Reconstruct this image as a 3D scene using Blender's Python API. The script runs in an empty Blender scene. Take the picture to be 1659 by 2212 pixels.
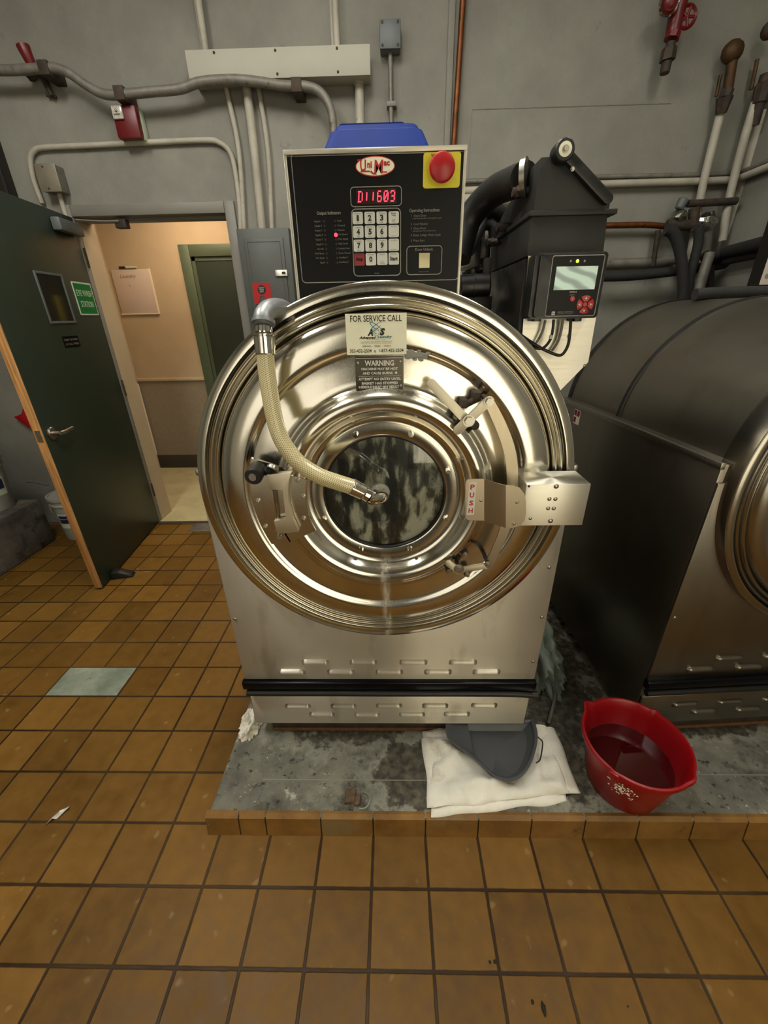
import bpy, bmesh, math, random
from mathutils import Vector, Matrix, noise
random.seed(7)
C = bpy.context.scene.collection
PI = math.pi
W = 0.157                      # pitch of the quarry tiles

# ---------------------------------------------------------------- camera
FPX, PIT, YAW, ROL = 881.2806, 0.450160, -0.024940, 0.019812
CAM = Vector((0.068656, -0.403084, 1.424156))
def cam_axes():
    cy, sy, cp, sp = math.cos(YAW), math.sin(YAW), math.cos(PIT), math.sin(PIT)
    f = Vector((sy*cp, cy*cp, -sp)); r = Vector((cy, -sy, 0)); d = f.cross(r)
    c, s = math.cos(ROL), math.sin(ROL)
    return r*c + d*s, d*c - r*s, f
CR, CD, CF = cam_axes()
cd = bpy.data.cameras.new('camera'); cam = bpy.data.objects.new('camera', cd); C.objects.link(cam)
cd.sensor_fit = 'HORIZONTAL'; cd.sensor_width = 36; cd.lens = FPX*36/1659; cd.clip_start = .02
M = Matrix.Identity(4)
for i in range(3):
    M[i][0] = CR[i]; M[i][1] = -CD[i]; M[i][2] = -CF[i]; M[i][3] = CAM[i]
cam.matrix_world = M
bpy.context.scene.camera = cam
def at(px, py, ax, v):
    """measured point of the photograph on the world plane ax = v"""
    d = CR*((px-829.5)/FPX) + CD*((py-1106)/FPX) + CF
    k = 'XYZ'.index(ax); return CAM + d*((v-CAM[k])/d[k])

# ---------------------------------------------------------------- light, exposure
sc = bpy.context.scene
sc.view_settings.view_transform = 'Standard'; sc.view_settings.look = 'None'
sc.view_settings.exposure = -0.1; sc.view_settings.gamma = 1.0; sc.view_settings.use_curve_mapping = False
wd = bpy.data.worlds.new('world'); sc.world = wd; wd.use_nodes = True
wd.node_tree.nodes['Background'].inputs[0].default_value = (.9, .85, .7, 1)
wd.node_tree.nodes['Background'].inputs[1].default_value = 0.02
LCOL = (1.0, .97, .88)
ROOM_LIGHT = 38.0             # emission of the fluorescent diffusers
PANEL_GLOW = 2.4            # glow of panels added behind the camera to brighten metal reflections
HALL_LIGHT = 20.0
ZCE = 3.35
FIXTURES = [(-1.35, .4, ZCE, .62, 1.2), (-.1, .75, ZCE, .62, .8), (1.3, .45, ZCE, .62, .55)]   # x, y, z, half length, strength; middle one added to brighten the wall

# ---------------------------------------------------------------- materials
def lin(h):
    h = h.lstrip('#'); v = [int(h[i:i+2], 16)/255 for i in (0, 2, 4)]
    return [(x/12.92 if x <= .04045 else ((x+.055)/1.055)**2.4) for x in v]
def mk(name, col, rough=.5, metal=0., var=.0, vscale=8., bump=0., bscale=60., dirt=None, dcol='#2a2015', dth=.6,
       stretch=(1, 1, 1), emit=None, es=1., spec=.5, coat=0., rvar=0., trans=0.):
    m = bpy.data.materials.new(name); m.use_nodes = True
    nt = m.node_tree; N = nt.nodes; Lk = nt.links; p = N['Principled BSDF']
    c = lin(col) if isinstance(col, str) else list(col)
    p.inputs['Base Color'].default_value = (*c, 1); p.inputs['Roughness'].default_value = rough
    p.inputs['Metallic'].default_value = metal; p.inputs['Specular IOR Level'].default_value = spec
    if coat: p.inputs['Coat Weight'].default_value = coat; p.inputs['Coat Roughness'].default_value = .12
    if trans: p.inputs['Transmission Weight'].default_value = trans
    if emit: p.inputs['Emission Color'].default_value = (*lin(emit), 1); p.inputs['Emission Strength'].default_value = es
    tc = N.new('ShaderNodeTexCoord'); mp = N.new('ShaderNodeMapping'); Lk.new(tc.outputs['Object'], mp.inputs[0])
    mp.inputs['Scale'].default_value = stretch
    out = None
    if var:
        n = N.new('ShaderNodeTexNoise'); n.inputs['Scale'].default_value = vscale; n.inputs['Detail'].default_value = 5
        Lk.new(mp.outputs[0], n.inputs['Vector'])
        r = N.new('ShaderNodeValToRGB'); Lk.new(n.outputs[0], r.inputs[0])
        r.color_ramp.elements[0].position = .3; r.color_ramp.elements[1].position = .7
        r.color_ramp.elements[0].color = (*[x*(1-var) for x in c], 1); r.color_ramp.elements[1].color = (*[min(1, x*(1+var)) for x in c], 1)
        out = r.outputs[0]
    if dirt:
        n = N.new('ShaderNodeTexNoise'); n.inputs['Scale'].default_value = dirt; n.inputs['Detail'].default_value = 8; n.inputs['Roughness'].default_value = .65
        Lk.new(mp.outputs[0], n.inputs['Vector'])
        r = N.new('ShaderNodeValToRGB'); Lk.new(n.outputs[0], r.inputs[0])
        r.color_ramp.elements[0].position = dth; r.color_ramp.elements[1].position = min(1, dth+.12)
        r.color_ramp.elements[0].color = (0, 0, 0, 1); r.color_ramp.elements[1].color = (1, 1, 1, 1)
        mx = N.new('ShaderNodeMix'); mx.data_type = 'RGBA'; Lk.new(r.outputs[0], mx.inputs[0])
        if out: Lk.new(out, mx.inputs[6])
        else: mx.inputs[6].default_value = (*c, 1)
        mx.inputs[7].default_value = (*lin(dcol), 1); out = mx.outputs[2]
    if out: Lk.new(out, p.inputs['Base Color'])
    if rvar:
        n = N.new('ShaderNodeTexNoise'); n.inputs['Scale'].default_value = vscale*2; n.inputs['Detail'].default_value = 6
        Lk.new(mp.outputs[0], n.inputs['Vector'])
        mr = N.new('ShaderNodeMapRange'); Lk.new(n.outputs[0], mr.inputs[0])
        mr.inputs[1].default_value = .3; mr.inputs[2].default_value = .7
        mr.inputs[3].default_value = max(.02, rough-rvar); mr.inputs[4].default_value = rough+rvar
        Lk.new(mr.outputs[0], p.inputs['Roughness'])
    if bump:
        n = N.new('ShaderNodeTexNoise'); n.inputs['Scale'].default_value = bscale; n.inputs['Detail'].default_value = 4
        Lk.new(mp.outputs[0], n.inputs['Vector'])
        b = N.new('ShaderNodeBump'); b.inputs['Strength'].default_value = bump; b.inputs['Distance'].default_value = .002
        Lk.new(n.outputs[0], b.inputs['Height']); Lk.new(b.outputs[0], p.inputs['Normal'])
    return m
def math_node(nt, op, a, b=None):
    n = nt.nodes.new('ShaderNodeMath'); n.operation = op
    for i, v in enumerate((a, b)):
        if v is None: continue
        if isinstance(v, (int, float)): n.inputs[i].default_value = v
        else: nt.links.new(v, n.inputs[i])
    return n.outputs[0]
def tile_mat():
    m = bpy.data.materials.new('quarry_tile'); m.use_nodes = True
    nt = m.node_tree; N = nt.nodes; L = nt.links; p = N['Principled BSDF']
    tc = N.new('ShaderNodeTexCoord'); sp = N.new('ShaderNodeSeparateXYZ')
    wob = N.new('ShaderNodeTexNoise'); wob.inputs['Scale'].default_value = 35; wob.inputs['Detail'].default_value = 3
    L.new(tc.outputs['Object'], wob.inputs['Vector']); L.new(tc.outputs['Object'], sp.inputs[0])
    wo = math_node(nt, 'MULTIPLY', math_node(nt, 'SUBTRACT', wob.outputs[0], .5), .018)
    ds, ids = [], []
    for k in (0, 1):
        u = math_node(nt, 'DIVIDE', sp.outputs[k], W)
        fr = math_node(nt, 'FRACT', math_node(nt, 'ADD', u, .5))
        ds.append(math_node(nt, 'ABSOLUTE', math_node(nt, 'SUBTRACT', fr, .5)))
        ids.append(math_node(nt, 'FLOOR', u))
    d = math_node(nt, 'ADD', math_node(nt, 'MINIMUM', ds[0], ds[1]), wo)
    mr = N.new('ShaderNodeMapRange'); L.new(d, mr.inputs[0]); mr.inputs[1].default_value = .016; mr.inputs[2].default_value = .030
    g = mr.outputs[0]                                   # 0 in the joint, 1 on the tile
    cb = N.new('ShaderNodeCombineXYZ'); L.new(ids[0], cb.inputs[0]); L.new(ids[1], cb.inputs[1])
    wn = N.new('ShaderNodeTexWhiteNoise'); L.new(cb.outputs[0], wn.inputs['Vector'])
    n1 = N.new('ShaderNodeTexNoise'); n1.inputs['Scale'].default_value = 2.3; n1.inputs['Detail'].default_value = 6; L.new(tc.outputs['Object'], n1.inputs['Vector'])
    n2 = N.new('ShaderNodeTexNoise'); n2.inputs['Scale'].default_value = 22; n2.inputs['Detail'].default_value = 6; L.new(tc.outputs['Object'], n2.inputs['Vector'])
    f = math_node(nt, 'ADD', math_node(nt, 'ADD', math_node(nt, 'MULTIPLY', wn.outputs[0], .30), math_node(nt, 'MULTIPLY', n1.outputs[0], .45)), math_node(nt, 'MULTIPLY', n2.outputs[0], .45))
    r = N.new('ShaderNodeValToRGB'); L.new(f, r.inputs[0])
    e = r.color_ramp.elements; e[0].position = .38; e[1].position = .85
    e[0].color = (*lin(TILE0), 1); e[1].color = (*lin(TILE1), 1)
    # pale lime spots and the odd dark speck
    v = N.new('ShaderNodeTexNoise'); v.inputs['Scale'].default_value = 26; v.inputs['Detail'].default_value = 1; L.new(tc.outputs['Object'], v.inputs['Vector'])
    vr = N.new('ShaderNodeMapRange'); L.new(v.outputs[0], vr.inputs[0]); vr.inputs[1].default_value = .70; vr.inputs[2].default_value = .78; vr.inputs[4].default_value = .22
    m1 = N.new('ShaderNodeMix'); m1.data_type = 'RGBA'; L.new(vr.outputs[0], m1.inputs[0]); L.new(r.outputs[0], m1.inputs[6]); m1.inputs[7].default_value = (*lin('#b09a70'), 1)
    gn = N.new('ShaderNodeTexNoise'); gn.inputs['Scale'].default_value = 1.7; L.new(tc.outputs['Object'], gn.inputs['Vector'])
    gr = N.new('ShaderNodeValToRGB'); L.new(gn.outputs[0], gr.inputs[0])
    gr.color_ramp.elements[0].position = .42; gr.color_ramp.elements[1].position = .66
    gr.color_ramp.elements[0].color = (*lin('#2a1b0c'), 1); gr.color_ramp.elements[1].color = (*lin('#3f301d'), 1)
    m2 = N.new('ShaderNodeMix'); m2.data_type = 'RGBA'; L.new(g, m2.inputs[0]); L.new(gr.outputs[0], m2.inputs[6]); L.new(m1.outputs[2], m2.inputs[7])
    L.new(m2.outputs[2], p.inputs['Base Color'])
    rr = N.new('ShaderNodeMapRange'); L.new(n2.outputs[0], rr.inputs[0]); rr.inputs[1].default_value = .3; rr.inputs[2].default_value = .7
    rr.inputs[3].default_value = .36; rr.inputs[4].default_value = .56; L.new(rr.outputs[0], p.inputs['Roughness'])
    p.inputs['Specular IOR Level'].default_value = .14
    h = math_node(nt, 'ADD', g, math_node(nt, 'MULTIPLY', n2.outputs[0], .35))
    b = N.new('ShaderNodeBump'); b.inputs['Strength'].default_value = .6; b.inputs['Distance'].default_value = .003
    L.new(h, b.inputs['Height']); L.new(b.outputs[0], p.inputs['Normal'])
    return m
TILE0, TILE1 = '#563c14', '#7b5925'
def layer_mat(name, c0, c1, scale, rough, stains, metal=0., bump=.5, bscale=30., stretch=(1, 1, 1), p0=.35, p1=.65):
    """c0..c1 mottle with stains [(scale, threshold, colour, offset, width)]"""
    m = bpy.data.materials.new(name); m.use_nodes = True
    nt = m.node_tree; N = nt.nodes; L = nt.links; p = N['Principled BSDF']
    tc = N.new('ShaderNodeTexCoord'); mp = N.new('ShaderNodeMapping'); L.new(tc.outputs['Object'], mp.inputs[0]); mp.inputs['Scale'].default_value = stretch
    n = N.new('ShaderNodeTexNoise'); n.inputs['Scale'].default_value = scale; n.inputs['Detail'].default_value = 8; n.inputs['Roughness'].default_value = .62
    L.new(mp.outputs[0], n.inputs['Vector'])
    r = N.new('ShaderNodeValToRGB'); L.new(n.outputs[0], r.inputs[0])
    r.color_ramp.elements[0].position = p0; r.color_ramp.elements[1].position = p1
    r.color_ramp.elements[0].color = (*lin(c0), 1); r.color_ramp.elements[1].color = (*lin(c1), 1)
    out = r.outputs[0]
    for sc_, th, col, off, wdt in stains:
        mp2 = N.new('ShaderNodeMapping'); L.new(tc.outputs['Object'], mp2.inputs[0]); mp2.inputs['Location'].default_value = (off, off*.7, off*1.3)
        s = N.new('ShaderNodeTexNoise'); s.inputs['Scale'].default_value = sc_; s.inputs['Detail'].default_value = 8; s.inputs['Roughness'].default_value = .65
        L.new(mp2.outputs[0], s.inputs['Vector'])
        rr = N.new('ShaderNodeMapRange'); L.new(s.outputs[0], rr.inputs[0]); rr.inputs[1].default_value = th; rr.inputs[2].default_value = th+wdt
        mx = N.new('ShaderNodeMix'); mx.data_type = 'RGBA'; L.new(rr.outputs[0], mx.inputs[0]); L.new(out, mx.inputs[6]); mx.inputs[7].default_value = (*lin(col), 1)
        out = mx.outputs[2]
    L.new(out, p.inputs['Base Color']); p.inputs['Roughness'].default_value = rough; p.inputs['Metallic'].default_value = metal
    if bump:
        b = N.new('ShaderNodeBump'); b.inputs['Strength'].default_value = bump; b.inputs['Distance'].default_value = .004
        n3 = N.new('ShaderNodeTexNoise'); n3.inputs['Scale'].default_value = bscale; n3.inputs['Detail'].default_value = 6; L.new(mp.outputs[0], n3.inputs['Vector'])
        L.new(n3.outputs[0], b.inputs['Height']); L.new(b.outputs[0], p.inputs['Normal'])
    return m

def brushed(name, col, rough, along='X', amt=.05, dirt=0., dcol='#6a5538', tint=.08, aniso=0., drip=False, bmp=.05):
    """satin stainless sheet: fine grain along one axis, soft patches of wear and water marks"""
    m = bpy.data.materials.new(name); m.use_nodes = True
    nt = m.node_tree; N = nt.nodes; L = nt.links; p = N['Principled BSDF']; p.inputs['Metallic'].default_value = 1
    tc = N.new('ShaderNodeTexCoord')
    def ns(scale, stretch, det=4):
        mp = N.new('ShaderNodeMapping'); L.new(tc.outputs['Object'], mp.inputs[0]); mp.inputs['Scale'].default_value = stretch
        n = N.new('ShaderNodeTexNoise'); n.inputs['Scale'].default_value = scale; n.inputs['Detail'].default_value = det; L.new(mp.outputs[0], n.inputs['Vector']); return n.outputs[0]
    st = {'X': (.04, 1, 1), 'Z': (1, 1, .04), 'N': (1, 1, 1)}[along]
    fine = ns(260, st); big = ns(3.2, (1, 1, .6), 6)
    c = lin(col)
    r = N.new('ShaderNodeValToRGB'); L.new(big, r.inputs[0]); r.color_ramp.elements[0].position = .3; r.color_ramp.elements[1].position = .7
    r.color_ramp.elements[0].color = (*[x*(1-tint) for x in c], 1); r.color_ramp.elements[1].color = (*[min(1, x*(1+tint)) for x in c], 1)
    out = r.outputs[0]
    if dirt:
        d = ns(9, (1.6, 1, .5), 9)
        mr = N.new('ShaderNodeMapRange'); L.new(d, mr.inputs[0]); mr.inputs[1].default_value = .56; mr.inputs[2].default_value = .72; mr.inputs[4].default_value = dirt
        mx = N.new('ShaderNodeMix'); mx.data_type = 'RGBA'; L.new(mr.outputs[0], mx.inputs[0]); L.new(out, mx.inputs[6]); mx.inputs[7].default_value = (*lin(dcol), 1); out = mx.outputs[2]
    if drip:                                   # limescale run below the window
        sp = N.new('ShaderNodeSeparateXYZ'); L.new(tc.outputs['Object'], sp.inputs[0])
        wob = ns(14, (1, 1, .35), 3); xx = math_node(nt, 'ABSOLUTE', math_node(nt, 'ADD', sp.outputs[0], math_node(nt, 'MULTIPLY', math_node(nt, 'SUBTRACT', wob, .5), .05)))
        a = N.new('ShaderNodeMapRange'); L.new(xx, a.inputs[0]); a.inputs[1].default_value = .016; a.inputs[2].default_value = .004
        z_ = N.new('ShaderNodeMapRange'); L.new(sp.outputs[2], z_.inputs[0]); z_.inputs[1].default_value = .80; z_.inputs[2].default_value = .77
        k_ = ns(60, (1, 1, .12), 3); k2 = N.new('ShaderNodeMapRange'); L.new(k_, k2.inputs[0]); k2.inputs[1].default_value = .38; k2.inputs[2].default_value = .62
        f_ = math_node(nt, 'MULTIPLY', math_node(nt, 'MULTIPLY', a.outputs[0], z_.outputs[0]), math_node(nt, 'MULTIPLY', k2.outputs[0], .7))
        mx = N.new('ShaderNodeMix'); mx.data_type = 'RGBA'; L.new(f_, mx.inputs[0]); L.new(out, mx.inputs[6]); mx.inputs[7].default_value = (*lin('#d5d0bd'), 1); out = mx.outputs[2]
        L.new(math_node(nt, 'SUBTRACT', 1, f_), p.inputs['Metallic'])
    L.new(out, p.inputs['Base Color'])
    mr = N.new('ShaderNodeMapRange'); L.new(math_node(nt, 'ADD', math_node(nt, 'MULTIPLY', fine, .5), math_node(nt, 'MULTIPLY', big, .5)), mr.inputs[0])
    mr.inputs[1].default_value = .3; mr.inputs[2].default_value = .7; mr.inputs[3].default_value = max(.03, rough-amt); mr.inputs[4].default_value = rough+amt
    L.new(mr.outputs[0], p.inputs['Roughness'])
    if aniso:
        p.inputs['Anisotropic'].default_value = aniso; cv = N.new('ShaderNodeCombineXYZ'); cv.inputs[2].default_value = 1; L.new(cv.outputs[0], p.inputs['Tangent'])
    b = N.new('ShaderNodeBump'); b.inputs['Strength'].default_value = bmp; b.inputs['Distance'].default_value = .001
    L.new(fine, b.inputs['Height']); L.new(b.outputs[0], p.inputs['Normal'])
    return m

MT = dict(
    tile=tile_mat(),
    wall=layer_mat('painted_block', '#75736a', '#88867c', 2.2, .75, [(9, .66, '#66625a', 3, .1), (3, .70, '#6b6556', 9, .12)], bump=.35, bscale=60),
    ceil=mk('ceiling_board', '#a8a597', .9, var=.06, vscale=5),
    trimp=mk('grey_frame_paint', '#76736a', .5, var=.06, bump=.1),
    steel=brushed('stainless_panel', '#d2cdbf', .48, 'X', .06, .30, aniso=.85),
    steel_dark=brushed('stainless_side', '#8d877c', .34, 'Z', .07, .2),
    door=brushed('stainless_pressed', '#dcd8cc', .17, 'N', .05, .12, drip=True, bmp=.02),
    door2=brushed('stainless_pressed_dull', '#a8a296', .24, 'N', .012, 0, bmp=.0),
    plate=brushed('stainless_plate', '#e6e2d4', .46, 'X', .06, .10, aniso=.8),
    bracket=brushed('stainless_bracket', '#cdc5b0', .50, 'Z', .05, .1),
    tan=brushed('stainless_tan', '#b8ac96', .38, 'Z', .05, .15),
    chrome=mk('chrome', '#d8d6cf', .07, 1, var=.05, vscale=60),
    zinc=mk('zinc', '#a8a498', .32, 1, var=.12, vscale=90),
    cast=mk('cast_zinc', '#8d9090', .45, .7, var=.15, vscale=70, bump=.2),
    blackp=mk('black_overlay', '#090909', .38, var=.12, vscale=30, spec=.18),
    blackm=mk('black_plastic', '#131312', .38, var=.25, vscale=14, bump=.1, rvar=.1),
    rubber=mk('black_rubber', '#141311', .45, var=.3, vscale=25, bump=.2),
    blk_alu=mk('black_anodised', '#0b0f18', .22, .6, var=.1),
    hopper=mk('dusty_black_plastic', '#20201d', .55, var=.25, vscale=9, dirt=14, dcol='#35332d', dth=.6, bump=.15),
    white=mk('white_ink', '#d8d8d0', .5), ink=mk('black_ink', '#15150f', .5), greyink=mk('grey_ink', '#8b8b83', .5),
    dimink=mk('dim_ink', '#7d7b70', .5),
    keyw=mk('white_key', '#cfd0c8', .45, var=.04), keyr=mk('red_key', '#8e2226', .45, var=.06),
    red=mk('red_plastic', '#a8141a', .35, var=.05), redd=mk('dark_red_plastic', '#5e070c', .4, var=.1),
    bucket=mk('red_bucket_plastic', '#8f0a12', .33, var=.12, vscale=7, bump=.08, rvar=.08),
    yellow=mk('yellow_plate', '#d8cf2a', .5, var=.05, vscale=30),
    blue=mk('blue_plastic', '#0a2a78', .6, var=.12, vscale=15, spec=.15),
    led=mk('red_digits', '#400508', .4, emit='#ff2b3c', es=5.), ledbg=mk('red_filter', '#240406', .25),
    ledoff=mk('unlit_lamp', '#2a0f10', .3), ledg=mk('green_lamp', '#304010', .4, emit='#b8ff2a', es=6.),
    lcd=None,
    card=mk('cream_card', '#f4f3da', .55, var=.03, vscale=40),
    teal=mk('teal_ink', '#2f7f94', .5), redink=mk('red_ink', '#b3241f', .5),
    wplate=mk('dark_warning_plate', '#4c463a', .35, .7, var=.1),
    lever=mk('cream_rocker', '#d8cfa4', .4, var=.04), leverl=mk('pale_rocker', '#efe9cc', .4),
    glass=mk('clear_glass', '#ffffff', .02, trans=1.),
    green_door=mk('green_door_paint', '#273125', .42, var=.06, vscale=6, dirt=20, dcol='#3c4435', dth=.7, bump=.05),
    green_frame=mk('green_frame_paint', '#47543e', .5, var=.08),
    wood=layer_mat('raw_wood_edge', '#8f6230', '#c99458', 14, .7, [(30, .66, '#5a3a1c', 4, .08)], stretch=(6, 6, .35), bump=.3),
    sign_green=mk('green_sign', '#0d6b33', .4, var=.04), signw=mk('sign_white', '#b9c6b0', .5),
    hallwall=mk('hall_wall_paint', '#b2a080', .8, var=.04, vscale=6, bump=.2, bscale=120),
    hallwain=mk('hall_wainscot', '#857a66', .8, var=.06, vscale=30, bump=.4, bscale=150),
    hallbase=mk('hall_base', '#3a352b', .6, var=.08),
    hallfloor=layer_mat('hall_vinyl', '#a59c74', '#beb58a', 5, .35, [(9, .64, '#8b8160', 5, .1)], bump=.1),
    conc=None, conc2=layer_mat('patch_concrete', '#66705e', '#8a9080', 9, .9, [(30, .62, '#4c5040', 2, .1)], bump=.8),
    ped=layer_mat('stained_plinth', '#3a342c', '#6e675c', 5, .9, [(4, .55, '#241d16', 2, .1)], bump=.6),
    curb=layer_mat('curb_tile', '#6c4a1e', '#8c662f', 7, .5, [(14, .62, '#4a3820', 3, .1), (4, .60, '#7a6a48', 7, .12)], bump=.4),
    grout=mk('grout', '#3b2c1b', .9, var=.2, vscale=20),
    towel=mk('white_towelling', '#ebe7da', .95, var=.10, vscale=14, bump=.9, bscale=500, dirt=6, dcol='#c0b8a5', dth=.58, spec=.1),
    rag=mk('grey_rag', '#7e8780', .95, var=.15, vscale=9, bump=.9, bscale=300, dirt=8, dcol='#5b625c', dth=.55, spec=.1),
    pan=mk('grey_pan_plastic', '#4a4d51', .42, var=.1, vscale=9, rvar=.08),
    water=mk('water', '#ffffff', .03, trans=1.),
    galv=mk('galvanised_conduit', '#77736a', .55, .35, var=.2, vscale=30, dirt=24, dcol='#4a4132', dth=.6),
    pwhite=layer_mat('painted_pipe', '#9a9486', '#b3ad9e', 6, .6, [(16, .64, '#7a6d55', 3, .1)], bump=.2),
    copper=mk('old_copper', '#6a3d1c', .45, .7, var=.3, vscale=20, dirt=18, dcol='#3b2a1a', dth=.55),
    brass=mk('brown_brass', '#4a3216', .6, .4, var=.3, vscale=30, dirt=20, dcol='#33261a', dth=.52),
    iron=mk('rusty_iron', '#3b332b', .7, .3, var=.35, vscale=30, dirt=20, dcol='#5b3a22', dth=.55, bump=.5),
    boxgrey=mk('grey_box_paint', '#5a5f5f', .5, .1, var=.1, vscale=12, bump=.1),
    panelgrey=mk('panel_grey_paint', '#4d4f4b', .48, .1, var=.06, vscale=10),
    jbox=mk('steel_cover', '#8d8575', .45, .5, var=.12, vscale=20),
    duct=mk('duct_paint', '#a5a294', .6, var=.04, vscale=8, dirt=30, dcol='#7c7768', dth=.7),
    tape=mk('brown_tape', '#3b2c1e', .7, var=.3, vscale=40),
    foil=mk('foil', '#b5b5b0', .25, 1, var=.3, vscale=60, bump=1., bscale=90),
    insul=mk('black_foam', '#201f1e', .8, var=.25, vscale=40, bump=.4, bscale=90),
    pailw=mk('white_pail', '#9d9b92', .5, var=.08, vscale=12, dirt=9, dcol='#6b675c', dth=.6), purple=mk('purple_print', '#2a2148', .5),
    navy=mk('navy_plastic', '#14202c', .45, var=.1),
    bpurple=mk('purple_plastic', '#15104a', .4), maroon=mk('maroon_cable', '#2c0d14', .5),
    gum=mk('brown_rust', '#5e4a37', .9, var=.35, vscale=40, bump=.8, bscale=60), debris=mk('black_debris', '#17140f', .8, var=.3),
    marker=mk('whiteboard', '#c2b3a4', .45, var=.03), strip=mk('pale_strip', '#e3d6bb', .6),
    lamp=mk('lit_diffuser', '#ffffff', .5, emit='#ffffff', es=1.), housing=mk('white_housing', '#b9b6aa', .5),
    rustline=mk('rust_line', '#6b4a2e', .9, .2, var=.35, vscale=30, bump=.6), blackbox=mk('dark_brown_box', '#1d1916', .45, .2, var=.2, vscale=8),
    gasket=mk('black_gasket', '#060606', .4), film=mk('clear_washer', '#b9b6a8', .25, var=.1, vscale=50),
)
p = MT['lamp'].node_tree.nodes['Principled BSDF']; p.inputs['Emission Color'].default_value = (*LCOL, 1); p.inputs['Emission Strength'].default_value = ROOM_LIGHT
MT['hlamp'] = mk('hall_diffuser', '#ffffff', .5, emit='#ffdfc0', es=HALL_LIGHT)
MT['added_glow'] = mk('added_glow_panel', '#ffffff', .6, emit='#fff3d2', es=PANEL_GLOW)  # added glow, gives the stainless its bright right side
MT['added_glow_dim'] = mk('added_glow_panel_dim', '#ffffff', .6, emit='#fff3d8', es=PANEL_GLOW*.42)  # weaker added glow for the left of the stainless
MT['frontwall'] = mk('white_front_wall', '#e2ddca', .8)
for k_, f_ in enumerate(f[4] for f in FIXTURES):
    m_ = MT['lamp'].copy(); m_.node_tree.nodes['Principled BSDF'].inputs['Emission Strength'].default_value = ROOM_LIGHT*f_; MT['lamp%d' % k_] = m_


def lcd_mat():
    m = bpy.data.materials.new('lcd_screen'); m.use_nodes = True; nt = m.node_tree; N = nt.nodes; L = nt.links; p = N['Principled BSDF']
    tc = N.new('ShaderNodeTexCoord'); w = N.new('ShaderNodeTexWave'); w.inputs['Scale'].default_value = .9; w.inputs['Distortion'].default_value = 5; w.inputs['Detail'].default_value = 2; w.inputs['Detail Scale'].default_value = .8; w.wave_type = 'BANDS'; w.bands_direction = 'DIAGONAL'
    L.new(tc.outputs['Generated'], w.inputs['Vector'])
    r = N.new('ShaderNodeValToRGB'); L.new(w.outputs[0], r.inputs[0]); r.color_ramp.elements[0].position = .1; r.color_ramp.elements[1].position = .75
    r.color_ramp.elements[0].color = (*lin('#7f9188'), 1); r.color_ramp.elements[1].color = (*lin('#b5cdbd'), 1)
    L.new(r.outputs[0], p.inputs['Base Color']); L.new(r.outputs[0], p.inputs['Emission Color']); p.inputs['Emission Strength'].default_value = .35
    p.inputs['Roughness'].default_value = .2; return m
MT['lcd'] = lcd_mat()

def suds_mat():
    """streaks of foam running down on the inside of the glass"""
    m = bpy.data.materials.new('suds_streaks'); m.use_nodes = True; nt = m.node_tree; N = nt.nodes; L = nt.links; p = N['Principled BSDF']
    tc = N.new('ShaderNodeTexCoord'); mp = N.new('ShaderNodeMapping'); L.new(tc.outputs['Object'], mp.inputs[0])
    mp.inputs['Rotation'].default_value = (0, .18, 0); mp.inputs['Scale'].default_value = (1, 1, .38)
    def ns(s, d, ro, off=0):
        a = N.new('ShaderNodeVectorMath'); a.operation = 'ADD'; L.new(mp.outputs[0], a.inputs[0]); a.inputs[1].default_value = (off, off, off)
        n = N.new('ShaderNodeTexNoise'); n.inputs['Scale'].default_value = s; n.inputs['Detail'].default_value = d; n.inputs['Roughness'].default_value = ro; n.inputs['Distortion'].default_value = .4; L.new(a.outputs[0], n.inputs['Vector']); return n.outputs[0]
    f = math_node(nt, 'ADD', math_node(nt, 'MULTIPLY', ns(45, 2, .5), .55), math_node(nt, 'MULTIPLY', ns(13, 3, .6, 4), .55))
    f = math_node(nt, 'ADD', f, math_node(nt, 'MULTIPLY', ns(400, 1, .6, 9), .10))
    r = N.new('ShaderNodeValToRGB'); L.new(f, r.inputs[0]); e = r.color_ramp.elements; e[0].position = .53; e[1].position = .70
    e[0].color = (.006, .008, .005, 1); e[1].color = (*lin('#b9bca6'), 1)
    k = e.new(.60); k.color = (*lin('#3d4034'), 1)
    L.new(r.outputs[0], p.inputs['Base Color']); p.inputs['Roughness'].default_value = .5; return m
MT['suds'] = suds_mat()

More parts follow.
